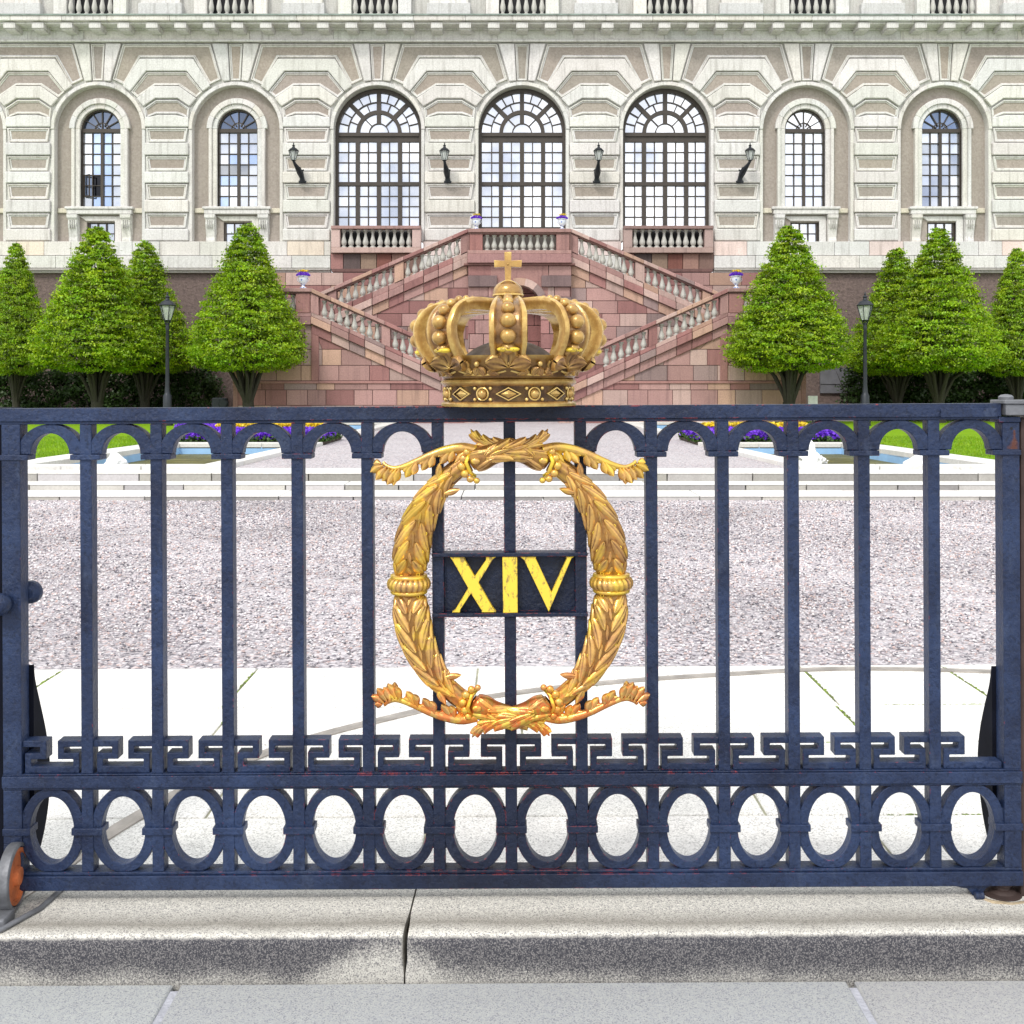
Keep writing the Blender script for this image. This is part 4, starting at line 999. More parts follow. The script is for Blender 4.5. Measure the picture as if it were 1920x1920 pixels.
def make_tree(lab, seed, H0, H, Rm, grp, tintk=1.0):
    """H0 trunk height to crown bottom, H crown height"""
    r = thing('cone_tree', lab, 'tree', (0, 0, 0), grp)
    rd = random.Random(seed); m = MB()
    m.tube([(0, 0, 0), (.02, 0, .3), (0, .02, .7)], [.24, .19, .2], 12)
    for k in range(8):
        a = 2 * pi * k / 8 + rd.uniform(-.35, .35); q = Rm * rd.uniform(.25, .75); z1 = H0 + rd.uniform(.1, .5)
        m.tube([(.06 * cos(a), .06 * sin(a), .5), (.15 * cos(a), .15 * sin(a), .85), (q * .45 * cos(a + .1), q * .45 * sin(a + .1), .85 + (z1 - .85) * .6), (q * cos(a), q * sin(a), z1), (q * 1.05 * cos(a - .1), q * 1.05 * sin(a - .1), z1 + .6)], [.09, .075, .055, .035, .012], 7)
    for k in range(16):   # rising stems in the crown
        a = rd.random() * 6.28; q = Rm * rd.uniform(.05, .5); zt_ = H0 + H * (1 - q / Rm * 1.05) * .93
        m.tube([(.05 * cos(a), .05 * sin(a), .6), (q * .6 * cos(a), q * .6 * sin(a), H0 + .3), (q * cos(a + .2), q * sin(a + .2), H0 + (zt_ - H0) * .5), (q * .55 * cos(a), q * .55 * sin(a), zt_)], [.07, .05, .035, .01], 6)
        for j in range(7):
            z = rd.uniform(H0 + .3, zt_); b = rd.random() * 6.28; L_ = Rm * rd.uniform(.25, .6) * (1 - (z - H0) / H)
            m.tube([(q * .7 * cos(a), q * .7 * sin(a), z), (q * .7 * cos(a) + L_ * cos(b), q * .7 * sin(a) + L_ * sin(b), z + L_ * .45)], [.022, .008], 5)
    m.build('trunk', M['bark'], r, smooth=60)
    V, Fq, T = make_crown(seed, H, Rm, tintk=tintk); V[:, 2] += H0
    np_mesh('crown', V, Fq, T, M['leaf'], r); return r
def place_tree(t, px, ytop, ybot, hw, Y, first, H0=1.7, H=4.4, Rm=1.9, rz=0, lab=None, grp=None):
    sc_ = (PZ(ytop, Y) - TZ) / (H0 + H); o = t if first else dup(t)
    o.location = (PX(px, Y), Y, TZ); o.rotation_euler.z = rz; sx = hw * .955 * Y / F / Rm
    o.scale = (sx, sx, sc_)
    if lab: o['label'] = lab
    if grp: o['group'] = grp
    return o
GL, GR = 'trimmed cone trees left of the staircase', 'trimmed cone trees right of the staircase'
tA = make_tree('large cone-clipped tree standing alone just left of the staircase', 11, 1.7, 4.6, 1.9, GL)
tB = make_tree('large cone-clipped tree standing alone just right of the staircase', 23, 1.7, 4.6, 1.9, GR)
KW = dict(H0=1.7, H=4.6, Rm=1.9)
place_tree(tA, 465, 420, 700, 108, 35.0, True, **KW); place_tree(tB, 1480, 424, 700, 113, 35.0, True, rz=2, **KW)
place_tree(tB, 182, 426, 700, 112, 35.6, False, rz=4.2, lab='large cone tree in front of its neighbours, left of the lamp post', grp=GL, **KW)
place_tree(tA, 1760, 428, 700, 108, 35.6, False, rz=1.1, lab='large cone tree in front of its neighbours, right of the lamp post', grp=GR, **KW)
place_tree(tA, 272, 452, 700, 88, 38.2, False, rz=3.3, lab='smaller cone tree partly behind the large one, right behind the left lamp post', grp=GL, **KW)
place_tree(tB, 30, 456, 700, 66, 37.6, False, rz=.7, lab='slim cone tree cut by the left edge of the view', grp=GL, **KW)
place_tree(tA, 1682, 466, 700, 92, 38.2, False, rz=5.1, lab='smaller cone tree partly behind the large one, beside the right lamp post', grp=GR, **KW)
place_tree(tB, 1908, 466, 700, 74, 37.6, False, rz=2.7, lab='cone tree cut by the right edge of the view', grp=GR, **KW)
# dark hedges at the wall foot
for s, x0, x1, lab in ((-1, -60, 405, 'dark ragged hedge at the wall foot behind the left trees'), (1, 1590, 1990, 'dark ragged hedge at the wall foot behind the right trees')):
    Y = 39.6; X0, X1 = PX(x0, Y), PX(x1, Y); n_ = 26000
    r = thing('hedge', lab, 'hedge', ((X0 + X1) / 2, Y, TZ))
    cx_ = rng.uniform(X0, X1, 420); cz_ = rng.random(420) ** .8 * 1.9; cy_ = rng.uniform(Y - .7, Y + .5, 420); id_ = rng.integers(0, 420, n_)
    P = np.stack([cx_[id_] - (X0 + X1) / 2 + rng.normal(0, .16, n_), cy_[id_] - Y + rng.normal(0, .12, n_), np.abs(cz_[id_] + rng.normal(0, .09, n_))], 1)
    V, F4, T = blades(n_, 0, 1, 0, 1, 0, 0, .06, (1, 1, 1), up=1.2); V = V.reshape(n_, 4, 3); V = (V - V.mean(1)[:, None] + P[:, None]).reshape(-1, 3)
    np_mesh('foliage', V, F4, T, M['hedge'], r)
    m = MB()
    for _ in range(60):
        x = random.uniform(X0, X1) - (X0 + X1) / 2; y = random.uniform(-.5, .4); m.tube([(x, y, 0), (x + random.uniform(-.3, .3), y, .8), (x + random.uniform(-.5, .5), y, 1.8)], [.03, .02, .006], 5)
    m.build('stems', M['bark'], r)
# small things at the tree feet
m = MB(); m.box(-.16, .16, -.02, .02, .62, .92); r = thing('small_sign', 'small blank white board at the foot of the tree right of the staircase', 'sign', (PX(1524, 36), 36.0, TZ))
m.build('board', plain('white_board', (.8, .8, .8), .5), r, bevel=.01); m = MB(); m.box(-.02, .02, -.015, .015, 0, .62); m.build('post', M['iron'], r)
r = thing('floodlight', 'black floodlight on the ground left of the staircase behind the tree', 'floodlight', (PX(414, 36.5), 36.5, TZ))
m = MB(); m.box(-.28, .22, -.12, .15, .5, .85); m.lathe([(.16, 0), (.2, .1)], (.1, -.14, .67), 12, axis='y'); m.build('housing', M['iron'], r, bevel=.03); m = MB(); m.tube([(0, 0, 0), (0, 0, .5)], .04, 8); m.build('foot', M['iron'], r)

# ------------------------------------------------------------------ kerb stones (granite sill under the gate)
YK = 2.9
def kerb(x0, x1, lab, notch=None):
    r = thing('kerb_stone', lab, 'kerb stone', (0, YK, 0), 'granite kerb stones under the gate')
    m = MB(); n = 150
    prof = [(0.0, -.05), (0.0, .02), (-.001, .06), (0.0, .098), (.004, .110), (.011, .119), (.022, .1235), (.06, .1250), (.12, .1255), (.25, .1258), (.398, .126), (.40, .12), (.40, -.05)]
    nm = len(prof); V = []
    for i in range(n + 1):
        x = x0 + (x1 - x0) * i / n
        for j, (y, z) in enumerate(prof):
            e = .004 * (sin(x * 37) * .3 + sin(x * 91 + j) * .25 + random.uniform(-.5, .5) * .5) if 2 < j < 7 else 0
            # chipped corners near the open joint
            d = min(abs(x - x1) if notch == 'r' else 9, abs(x - x0) if notch == 'l' else 9)
            ch = max(0, 1 - d / .025) ** 2 * .006 if 1 < j < 8 else 0
            sl = (.012 * (y / .4 - .5)) if notch else 0
            V.append((x + sl * (1 if (notch == 'r' and i == n) or (notch == 'l' and i == 0) else 0) + (ch * (-1 if notch == 'r' else 1) * random.uniform(.5, 1)), y + (e if j > 1 else 0) + (ch if j < 5 else 0), z + tz(x) - abs(e) * .5 - ch * .6))
    fs = [(i * nm + j, (i + 1) * nm + j, (i + 1) * nm + j + 1, i * nm + j + 1) for i in range(n) for j in range(nm - 1)]
    fs += [tuple(range(nm)), tuple(n * nm + j for j in range(nm - 1, -1, -1))]
    m.add(V, fs); m.build('stone', M['kerb'], r, smooth=50); return r
kerb(-1.95, -.2815, 'left granite kerb stone with dark stained front, ending at the open joint', 'r'); kerb(-.2765, 1.95, 'long right granite kerb stone with dark stained front, starting at the open joint', 'l')
m = MB(); m.box(-2.2, 2.2, 3.0, 3.29, -.04, .09); m.build('sill_bed', M['soil'], kind='structure')

# gate track let into the flagstones, wheel stop plate
def g2(px, py, z=KZ): Y = gy(py, z); return (PX(px, Y), Y)
tr = [(-1.47, 3.00), (-1.40, 3.25), g2(230, 1545), g2(420, 1442), (-.86, 4.5), g2(705, 1352), g2(900, 1310), g2(1115, 1284), g2(1350, 1268), g2(1600, 1258), (2.6, 5.5)]
from mathutils import geometry
P = []
for i in range(len(tr) - 1):
    p0, p1, p2, p3 = [Vector((*tr[max(0, min(len(tr) - 1, i + k))], 0)) for k in (-1, 0, 1, 2)]
    for t in np.linspace(0, 1, 9)[:-1]:
        t = float(t); P.append(.5 * ((2 * p1) + (p2 - p0) * t + (2 * p0 - 5 * p1 + 4 * p2 - p3) * t * t + (3 * p1 - p0 - 3 * p2 + p3) * t ** 3))
m = MB()
prof = [(-.030, -.01), (-.030, .005), (-.024, .006), (-.012, .002), (.012, .002), (.024, .006), (.030, .005), (.030, -.01)]
V = []
for i, p in enumerate(P):
    d = (P[min(i + 1, len(P) - 1)] - P[max(0, i - 1)]).normalized(); nx, ny = -d.y, d.x
    for a, z in prof: V.append((p.x + nx * a, p.y + ny * a, KZ + tz(p.x) + z + .001))
nm = len(prof); m.add(V, [(i * nm + j, (i + 1) * nm + j, (i + 1) * nm + j + 1, i * nm + j + 1) for i in range(len(P) - 1) for j in range(nm - 1)])
o = m.build('gate_track', M['steel']); o['label'] = 'worn steel track curving across the pale flagstones behind the gate'; o['category'] = 'track'
r = thing('wheel_stop', 'dark metal foot block with a bent rim under the orange gate wheel', 'wheel stop', (-1.415, 2.985, KZ - .008))
m = MB(); m.box(-.12, .035, -.05, .02, 0, .030); m.build('block', M['greymetal'], r, bevel=.006, seg=2)
m = MB(); m.tube([(-.15, -.075, .008), (.0, -.075, .008), (.03, -.06, .008), (.085, .06, .008), (.10, .2, .008)], .008, 8); m.build('rim', M['greymetal'], r, smooth=60)

# ------------------------------------------------------------------ the gate
YGT = 3.1; KG = YGT / F; HYG = HY
GZ0 = .125
gate = thing('iron_gate', 'low navy iron gate with gilded crown, laurel wreath and yellow Roman numerals XIV', 'gate', (.004, YGT, GZ0), None, (0, R(-.30), 0))
def GX(px): return (px - CX) * KG
def GZ(py): return EYE + (HY - py) * KG - GZ0
def gp(pts): return [(GX(a), GZ(b)) for a, b in pts]
DB = .040      # bar depth
def gbox(m, x0, x1, y0, y1, d0, d1): m.box(GX(x0), GX(x1), d0, d1, GZ(max(y0, y1)), GZ(min(y0, y1)))
BV = dict(bevel=.0022, seg=2)
BARS = [163, 295, 427, 559, 690, 822, 957, 1090, 1223, 1357, 1488, 1621, 1752]
PL, PR = 23, 1896
# rails
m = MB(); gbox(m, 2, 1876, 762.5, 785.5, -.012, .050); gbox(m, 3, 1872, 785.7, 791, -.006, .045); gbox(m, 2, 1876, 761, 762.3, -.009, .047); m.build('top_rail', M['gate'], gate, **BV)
m = MB(); gbox(m, 1762, 1868, 770, 786.5, -.016, -.012); m.build('rail_patch', M['gate'], gate, bevel=.0015, seg=2)
m = MB(); gbox(m, 5, 1913, 1449, 1471, -.012, .048); gbox(m, 5, 1913, 1446, 1448.7, -.007, .045); gbox(m, 5, 1913, 1471.3, 1476, -.006, .044); m.build('middle_rail', M['gate'], gate, **BV)
m = MB(); gbox(m, 34, 1913, 1636, 1663, -.012, .052); gbox(m, 34, 1913, 1630, 1635.7, -.006, .048); m.build('bottom_rail', M['gate'], gate, **BV)
# end posts
m = MB(); gbox(m, 6, 41, 791, 1446, -.006, .046); gbox(m, 6, 41, 1476, 1576, -.006, .046); gbox(m, 33, 41, 1576, 1630, -.006, .046); gbox(m, 6, 17, 1576, 1640, -.006, .046); m.build('latch_post', M['gate'], gate, **BV)
m = MB(); gbox(m, 1880, 1912, 797, 1446, -.006, .046); gbox(m, 1872, 1913, 786, 796.5, -.010, .050); gbox(m, 1880, 1912, 1476, 1630, -.006, .046); m.build('hinge_post', M['gate_rust'], gate, **BV)
m = MB(); m.lathe([(.0042, -.0070), (.0042, -.005)], (GX(1896.5), 0, GZ(808)), 10, axis='y'); m.build('bolt_hole', M['dark'], gate)
# bars
bm = {}
for bx in BARS:
    m = MB()
    segs = [(791, 1446)] if bx != 957 else [(791, 1035), (1156, 1446)]
    if bx in (822, 1090): segs = [(791, 1446)]
    for a, b in segs: gbox(m, bx - 11, bx + 11, a, b, -.004, DB)
    gbox(m, bx - 11, bx + 11, 1476.2, 1630, -.004, DB)
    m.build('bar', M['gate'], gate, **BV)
# arches under the top rail
def ell(cx, cy, rx, ry, a0, a1, n): return [(cx + rx * cos(R(a0 + (a1 - a0) * i / (n - 1))), cy - ry * sin(R(a0 + (a1 - a0) * i / (n - 1)))) for i in range(n)]
cen = [PL + 5] + BARS + [PR - 4]
mid = [(a + b) / 2 for a, b in zip(cen, cen[1:])]
for i, c in enumerate(mid):
    if 822 <= cen[i] < 1090: continue
    m = MB(); sp = 847.5
    outer = ell(c, sp, 61.5, 57, 180, 0, 25); outer = [(x, max(y, 791.2)) for x, y in outer]
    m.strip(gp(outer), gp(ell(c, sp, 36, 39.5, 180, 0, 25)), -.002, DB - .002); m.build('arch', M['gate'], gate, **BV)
for bx in cen:
    if bx == 957: continue
    x0, x1 = bx - 28, bx + 28
    if bx == cen[0]: x0 = 4
    if bx == cen[-1]: x1 = 1914; x0 = 1862
    if bx == 822: x1 = bx + 11.5
    if bx == 1090: x0 = bx - 11.5
    m = MB(); gbox(m, x0, x1, 848, 858, -.010, DB + .006); m.build('capital', M['gate_rust'] if bx == cen[-1] else M['gate'], gate, **BV)
# meander
MT = 1385
def mbox(m, bx, a, b, c, d, dd=0): gbox(m, bx + min(a, b), bx + max(a, b), MT + c, MT + d, .002 + dd, .046)
mc = [PL + 5] + BARS + [PR - 4]
for xa, xb in zip(mc[:-1], mc[1:]):     # one link of the key pattern fills each gap between two bars
    Rr = xb - xa; pl = [(0, 0), (57, 0), (57, 35), (28, 35), (28, 48.2)]
    pl += [(Rr - 14, 48.2), (Rr - 14, 61)] if xb == mc[-1] else [(Rr - 28, 48.2), (Rr - 28, 35), (Rr - 57, 35), (Rr - 57, 0), (Rr, 0), (Rr, 12), (Rr - 45, 12), (Rr - 45, 23.5), (Rr - 16.5, 23.5), (Rr - 16.5, 61)]
    pl += [(16.5, 61), (16.5, 23.5), (45, 23.5), (45, 12), (0, 12)]
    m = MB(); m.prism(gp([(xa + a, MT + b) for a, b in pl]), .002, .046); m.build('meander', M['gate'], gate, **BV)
# ovals and collars of the lower frieze
for i, c in enumerate(mid):
    m = MB(); cy = 1553
    O = ell(c, cy, 60.5, 80, 90, 450, 49)[:-1]; O = [(x, min(max(y, 1476.3), 1629.8)) for x, y in O]; I = ell(c, cy, 41, 63, 90, 450, 49)[:-1]
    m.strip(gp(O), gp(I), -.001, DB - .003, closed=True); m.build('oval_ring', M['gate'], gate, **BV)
for bx in mc:
    x0, x1 = bx - 29, bx + 29
    if bx == mc[0]: x0 = 5
    if bx == mc[-1]: x1 = 1914
    m = MB(); gbox(m, x0, x1, 1547, 1560.5, -.010, DB + .004); gbox(m, max(x0 + 10, bx - 22), min(x1 - 8, bx + 22), 1520, 1590, .0005, DB - .005); m.build('collar', M['gate'], gate, **BV)
# name plate with numerals
m = MB(); gbox(m, 833, 1079, 1043, 1148, .016, .022); m.build('plate', M['gate'], gate, bevel=.001)
m = MB(); gbox(m, 811, 1102, 1035, 1042.5, -.016, .036); m.build('plate_rail', M['gate'], gate, **BV)
m = MB(); gbox(m, 811, 1102, 1147.5, 1155, -.016, .036); m.build('plate_rail', M['gate'], gate, **BV)
def Z5(pts): return [(780 + a / 5.333, 1000 + b / 5.333) for a, b in pts]
nums = sub('numerals', gate)
X_ = [(345, 230), (490, 230), (486, 245), (592, 428), (705, 262), (705, 230), (805, 230), (775, 250), (627, 487), (770, 740), (805, 783), (655, 783), (660, 765), (553, 592), (445, 755), (442, 783), (362, 783), (392, 765), (527, 543), (372, 265)]
m = MB(); m.prism(gp(Z5(X_)), -.010, .0155); o = m.build('numeral', M['letter'], nums, bevel=.0012); o['label'] = 'yellow letter X'
m = MB(); m.prism(gp(Z5([(868, 228), (1016, 228), (1018, 785), (873, 788)])), -.013, .0155); o = m.build('numeral', M['letter'], nums, bevel=.0012); o['label'] = 'yellow letter I'
V_ = [(1045, 230), (1205, 230), (1200, 248), (1357, 592), (1508, 258), (1502, 230), (1583, 230), (1556, 250), (1328, 780), (1085, 262)]
m = MB(); m.prism(gp(Z5(V_)), -.010, .0155); o = m.build('numeral', M['letter'], nums, bevel=.0012); o['label'] = 'yellow letter V'
# latch knobs, wheel, braces
m = MB(); cz_ = GZ(1124); m.lathe([(.004, -.062), (.022, -.058), (.031, -.046), (.033, -.030), (.030, -.018), (.020, -.010), (.016, -.006)], (GX(9), 0, cz_), 24, axis='y'); m.build('latch_knob', M['gate'], gate, smooth=50)
m = MB(); m.lathe([(.016, .046), (.020, .052), (.032, .06), (.034, .075), (.022, .09), (.004, .094)], (GX(38), 0, GZ(1114)), 24, axis='y'); m.build('latch_knob', M['gate'], gate, smooth=50)
wh = sub('wheel', gate, ((28 - CX) * 3.05 / F + .0, -.045, .094)); wh.scale = (1, .93, .93)
m = MB(); m.lathe([(.094, -.026), (.097, -.022), (.097, .002), (.094, .005), (.086, .006), (.083, -.014)], n=48, axis='x'); m.build('tyre', M['greymetal'], wh, smooth=40)
m = MB(); m.lathe([(.080, -.01), (.082, .003), (.072, .0035), (.068, -.004), (.030, -.002), (.026, .010), (.010, .012)], n=40, axis='x'); m.build('disc', M['rustred'], wh, smooth=30)
wh.rotation_euler = (0, 0, R(6))
def cr(pts, n=10):
    out = []
    for i in range(len(pts) - 1):
        p0, p1, p2, p3 = [pts[max(0, min(len(pts) - 1, i + k))] for k in (-1, 0, 1, 2)]
        for t in np.linspace(0, 1, n + 1)[:-1]:
            t = float(t); out.append(tuple(.5 * ((2 * b) + (c - a) * t + (2 * a - 5 * b + 4 * c - d) * t * t + (3 * b - a - 3 * c + d) * t ** 3) for a, b, c, d in zip(p0, p1, p2, p3)))
    out.append(tuple(pts[-1])); return out
def brace(X, prof, mt='black'):
    """curved flat stay behind the gate in the (y,z) plane"""
    prof = cr(prof, 5); m = MB(); n = len(prof); out = [(y, GZ(z)) for y, z in prof]; inn = [(.046, GZ(z)) for y, z in prof]
    V = [(X + dx, y, z) for dx in (-.008, .008) for (y, z) in out] + [(X + dx, y, z) for dx in (-.008, .008) for (y, z) in inn]
    f = []
    for i in range(n - 1):
        f += [(i, i + 1, n + i + 1, n + i), (2 * n + i, 3 * n + i, 3 * n + i + 1, 2 * n + i + 1), (i, 2 * n + i, 2 * n + i + 1, i + 1), (n + i, n + i + 1, 3 * n + i + 1, 3 * n + i)]
    m.add(V, f); m.build('brace', M[mt], gate, smooth=40)
brace(GX(44), [(.05, 1250), (.058, 1280), (.09, 1330), (.125, 1385), (.15, 1440), (.155, 1490), (.145, 1535), (.12, 1575), (.09, 1605), (.06, 1622)])
brace(GX(1878), [(.05, 1262), (.065, 1300), (.10, 1350), (.13, 1400), (.145, 1450), (.14, 1500), (.12, 1550), (.09, 1590), (.06, 1618)])
# hinge: pivot and lugs under the gate
m = MB(); m.prism(gp([(1783, 1663.2), (1860, 1663.2), (1846, 1671), (1838, 1684), (1822, 1684), (1812, 1671), (1798, 1669)]), .0, .04); m.tube([(GX(1822), -.012, GZ(1680)), (GX(1838), -.012, GZ(1680))], .011, 10); m.build('lug', M['gate'], gate, bevel=.002, seg=2)
# hinge post assembly on the right (another thing)
r = thing('hinge_pillar', 'rusty brown post with grey strap hinge and round pivot foot at the right end of the gate', 'gate post', (GX(1930), YGT, KZ))
m = MB(); m.box(GX(1914) - GX(1930), .14, .0, .12, 0, PZ(783, YGT) - KZ); m.build('post', M['rustpost'], r, bevel=.006, seg=2)
bx0 = GX(1877) - GX(1930); zt2 = PZ(751, YGT) - KZ
m = MB(); m.box(bx0, .14, -.03, .055, zt2 - .042, zt2 - .010); m.box(bx0 - .006, .14, -.036, .06, zt2 - .0098, zt2 + .002); m.build('strap', M['greymetal'], r, bevel=.003, seg=2)
m = MB(); m.lathe([(.020, zt2 + .002), (.021, zt2 + .010), (.015, zt2 + .016), (.004, zt2 + .018)], (GX(1889) - GX(1930), .01, 0), 20); m.build('pin_head', M['greymetal'], r, smooth=50)
m = MB(); xx = GX(1884) - GX(1930); m.lathe([(.058, .0), (.056, .009), (.042, .013), (.038, .018), (.026, .022), (.024, .030), (.032, .033), (.032, .040), (.018, .043), (.018, .06)], (xx, .025, .003), 28); m.build('pivot_foot', M['rustpost'], r, smooth=35)
m = MB(); m.tube([(xx - .08, -.0, .004), (xx - .05, -.035, .004), (xx, -.045, .004), (xx + .06, -.03, .004)], [.006, .010, .008, .008], 6); 
for _ in range(60): a = random.uniform(2.6, 5.6); m.ball((xx + .068 * cos(a), .025 + .068 * sin(a), .002), random.uniform(.003, .009), 6, sc=(1.3, 1.3, .5))
m.build('mortar', plain('sandy_mortar', (.45, .36, .24), .95, 0, .4, 30, 1, .01), r, smooth=180)
r = thing('gate_post', 'black iron post at the left edge behind the latch knob', 'gate post', (-1.70, YGT + .01, KZ))
m = MB(); m.box(-.1, GX(5) + 1.70, 0, .12, 0, PZ(770, YGT) - KZ); m.box(-.1, GX(4) + 1.70, -.01, .13, PZ(770, YGT) - KZ, PZ(765, YGT) - KZ); m.build('post', M['black'], r, bevel=.004)

# ------------------------------------------------------------------ wreath
wr = sub('wreath', gate)
def V3(px, py, d=0.0): return Vector((GX(px), d, GZ(py)))
def cr(pts, n=10):
    out = []
    for i in range(len(pts) - 1):
        p0, p1, p2, p3 = [pts[max(0, min(len(pts) - 1, i + k))] for k in (-1, 0, 1, 2)]
        for t in np.linspace(0, 1, n + 1)[:-1]:
            t = float(t); out.append(tuple(.5 * ((2 * b) + (c - a) * t + (2 * a - 5 * b + 4 * c - d) * t * t + (3 * b - a - 3 * c + d) * t ** 3) for a, b, c, d in zip(p0, p1, p2, p3)))
    out.append(tuple(pts[-1])); return out
class Surf:
    """round branch along a centre line (px,py,r_px) ; S(s,phi,h): phi=0 faces the street"""
    def __init__(s, pts, depth=-.012, n=12, squash=.85):
        s.c = cr(pts, n); s.P = [V3(a, b, depth) for a, b, r in s.c]; s.r = [r * KG for a, b, r in s.c]; s.q = squash
        s.n = len(s.P) - 1; s.len = sum((s.P[i + 1] - s.P[i]).length for i in range(s.n))
    def fr(s, t):
        t = max(0, min(.9999, t)) * s.n; i = int(t); f = t - i
        p = s.P[i].lerp(s.P[i + 1], f); r = s.r[i] * (1 - f) + s.r[i + 1] * f
        d = (s.P[min(i + 1, s.n)] - s.P[max(i - 1, 0)]) if f < .5 else (s.P[min(i + 2, s.n)] - s.P[i]); d.normalize()
        side = Vector((d.z, 0, -d.x)); return p, r, d, side
    def S(s, t, phi, h=0):
        p, r, d, side = s.fr(t); nrm = Vector((0, -cos(phi), 0)) * s.q + side * sin(phi); return p + nrm * (r + h)
LT = lambda a=.85, b=1.3: (lambda g: (g, g * random.uniform(.95, 1.05), g * .95))(random.uniform(a, b))
def tube_surf(m, sf, n=28, nt=60, ribs=0, amp=0, t0=0, t1=1):
    m.grid(lambda u, v: sf.S(t0 + (t1 - t0) * v, 2 * pi * u, (amp * abs(cos(ribs * pi * u)) if ribs else 0)), n * (3 if ribs else 1), nt, cu=True, t=(.85, .8, .75) if ribs else (.62, .55, .46))
def sleaf(m, sf, t0, p0, t1, p1, wid, h, rib=.35, lob=0, nu=13, nv=17, curl=.0):
    """leaf lying on a branch: from (t0,p0) to (t1,p1); wid in metres"""
    def fn(u, v):
        t = t0 + (t1 - t0) * v; _, r, _, _ = sf.fr(t); bend = sin(pi * v) * .12
        w = wid * (sin(pi * min(1, v * .96 + .03) ** 1.05) ** .52) * (1 + lob * sin(v * 19))
        s_ = (u - .5) * 2
        ph = p0 + (p1 - p0) * v ** .8
        dl = (t1 - t0) * sf.len; dph = (p1 - p0) * r; L_ = math.hypot(dl, dph) or 1
        # perpendicular in the unrolled plane
        tt = t - (dph / L_) * s_ * w / sf.len; pp = ph + (dl / L_) * s_ * w / max(r, .004)
        hh = h * (1 - abs(s_) ** 2.6) * (.55 + .75 * v) - h * rib * math.exp(-(s_ / .16) ** 2) * (1 - v * .5) + curl * v ** 4
        return sf.S(tt, pp, hh - h * .15)
    m.grid(fn, nu, nv, t=LT())
def fleaf(m, P, U, W, N, L_, wd, h, rib=.3, nu=11, nv=13, curl=0, side=0, back=True, belly=.85, rim=0):
    """free leaf in space: base P, along U, across W, bulging along N"""
    U, W, N = U.normalized(), W.normalized(), N.normalized()
    def fn(u, v):
        s_ = (u - .5) * 2; w = wd * (sin(pi * min(1, v * .96 + .03) ** belly) ** .7)
        hh = h * (1 - s_ * s_) - h * rib * math.exp(-(s_ / .18) ** 2) * (1 - v) + rim * math.exp(-((abs(s_) - .78) / .16) ** 2) * v
        return P + U * (L_ * v) + W * (s_ * w + side * v * v * L_) + N * (hh + curl * v ** 3)
    m.grid(fn, nu, nv, t=LT())
    if back:
        m.grid(lambda u, v: fn(1 - u, v) - N * (h * .9 * (1 - ((u - .5) * 2) ** 2) + .0015), nu, nv)
CY = 1092
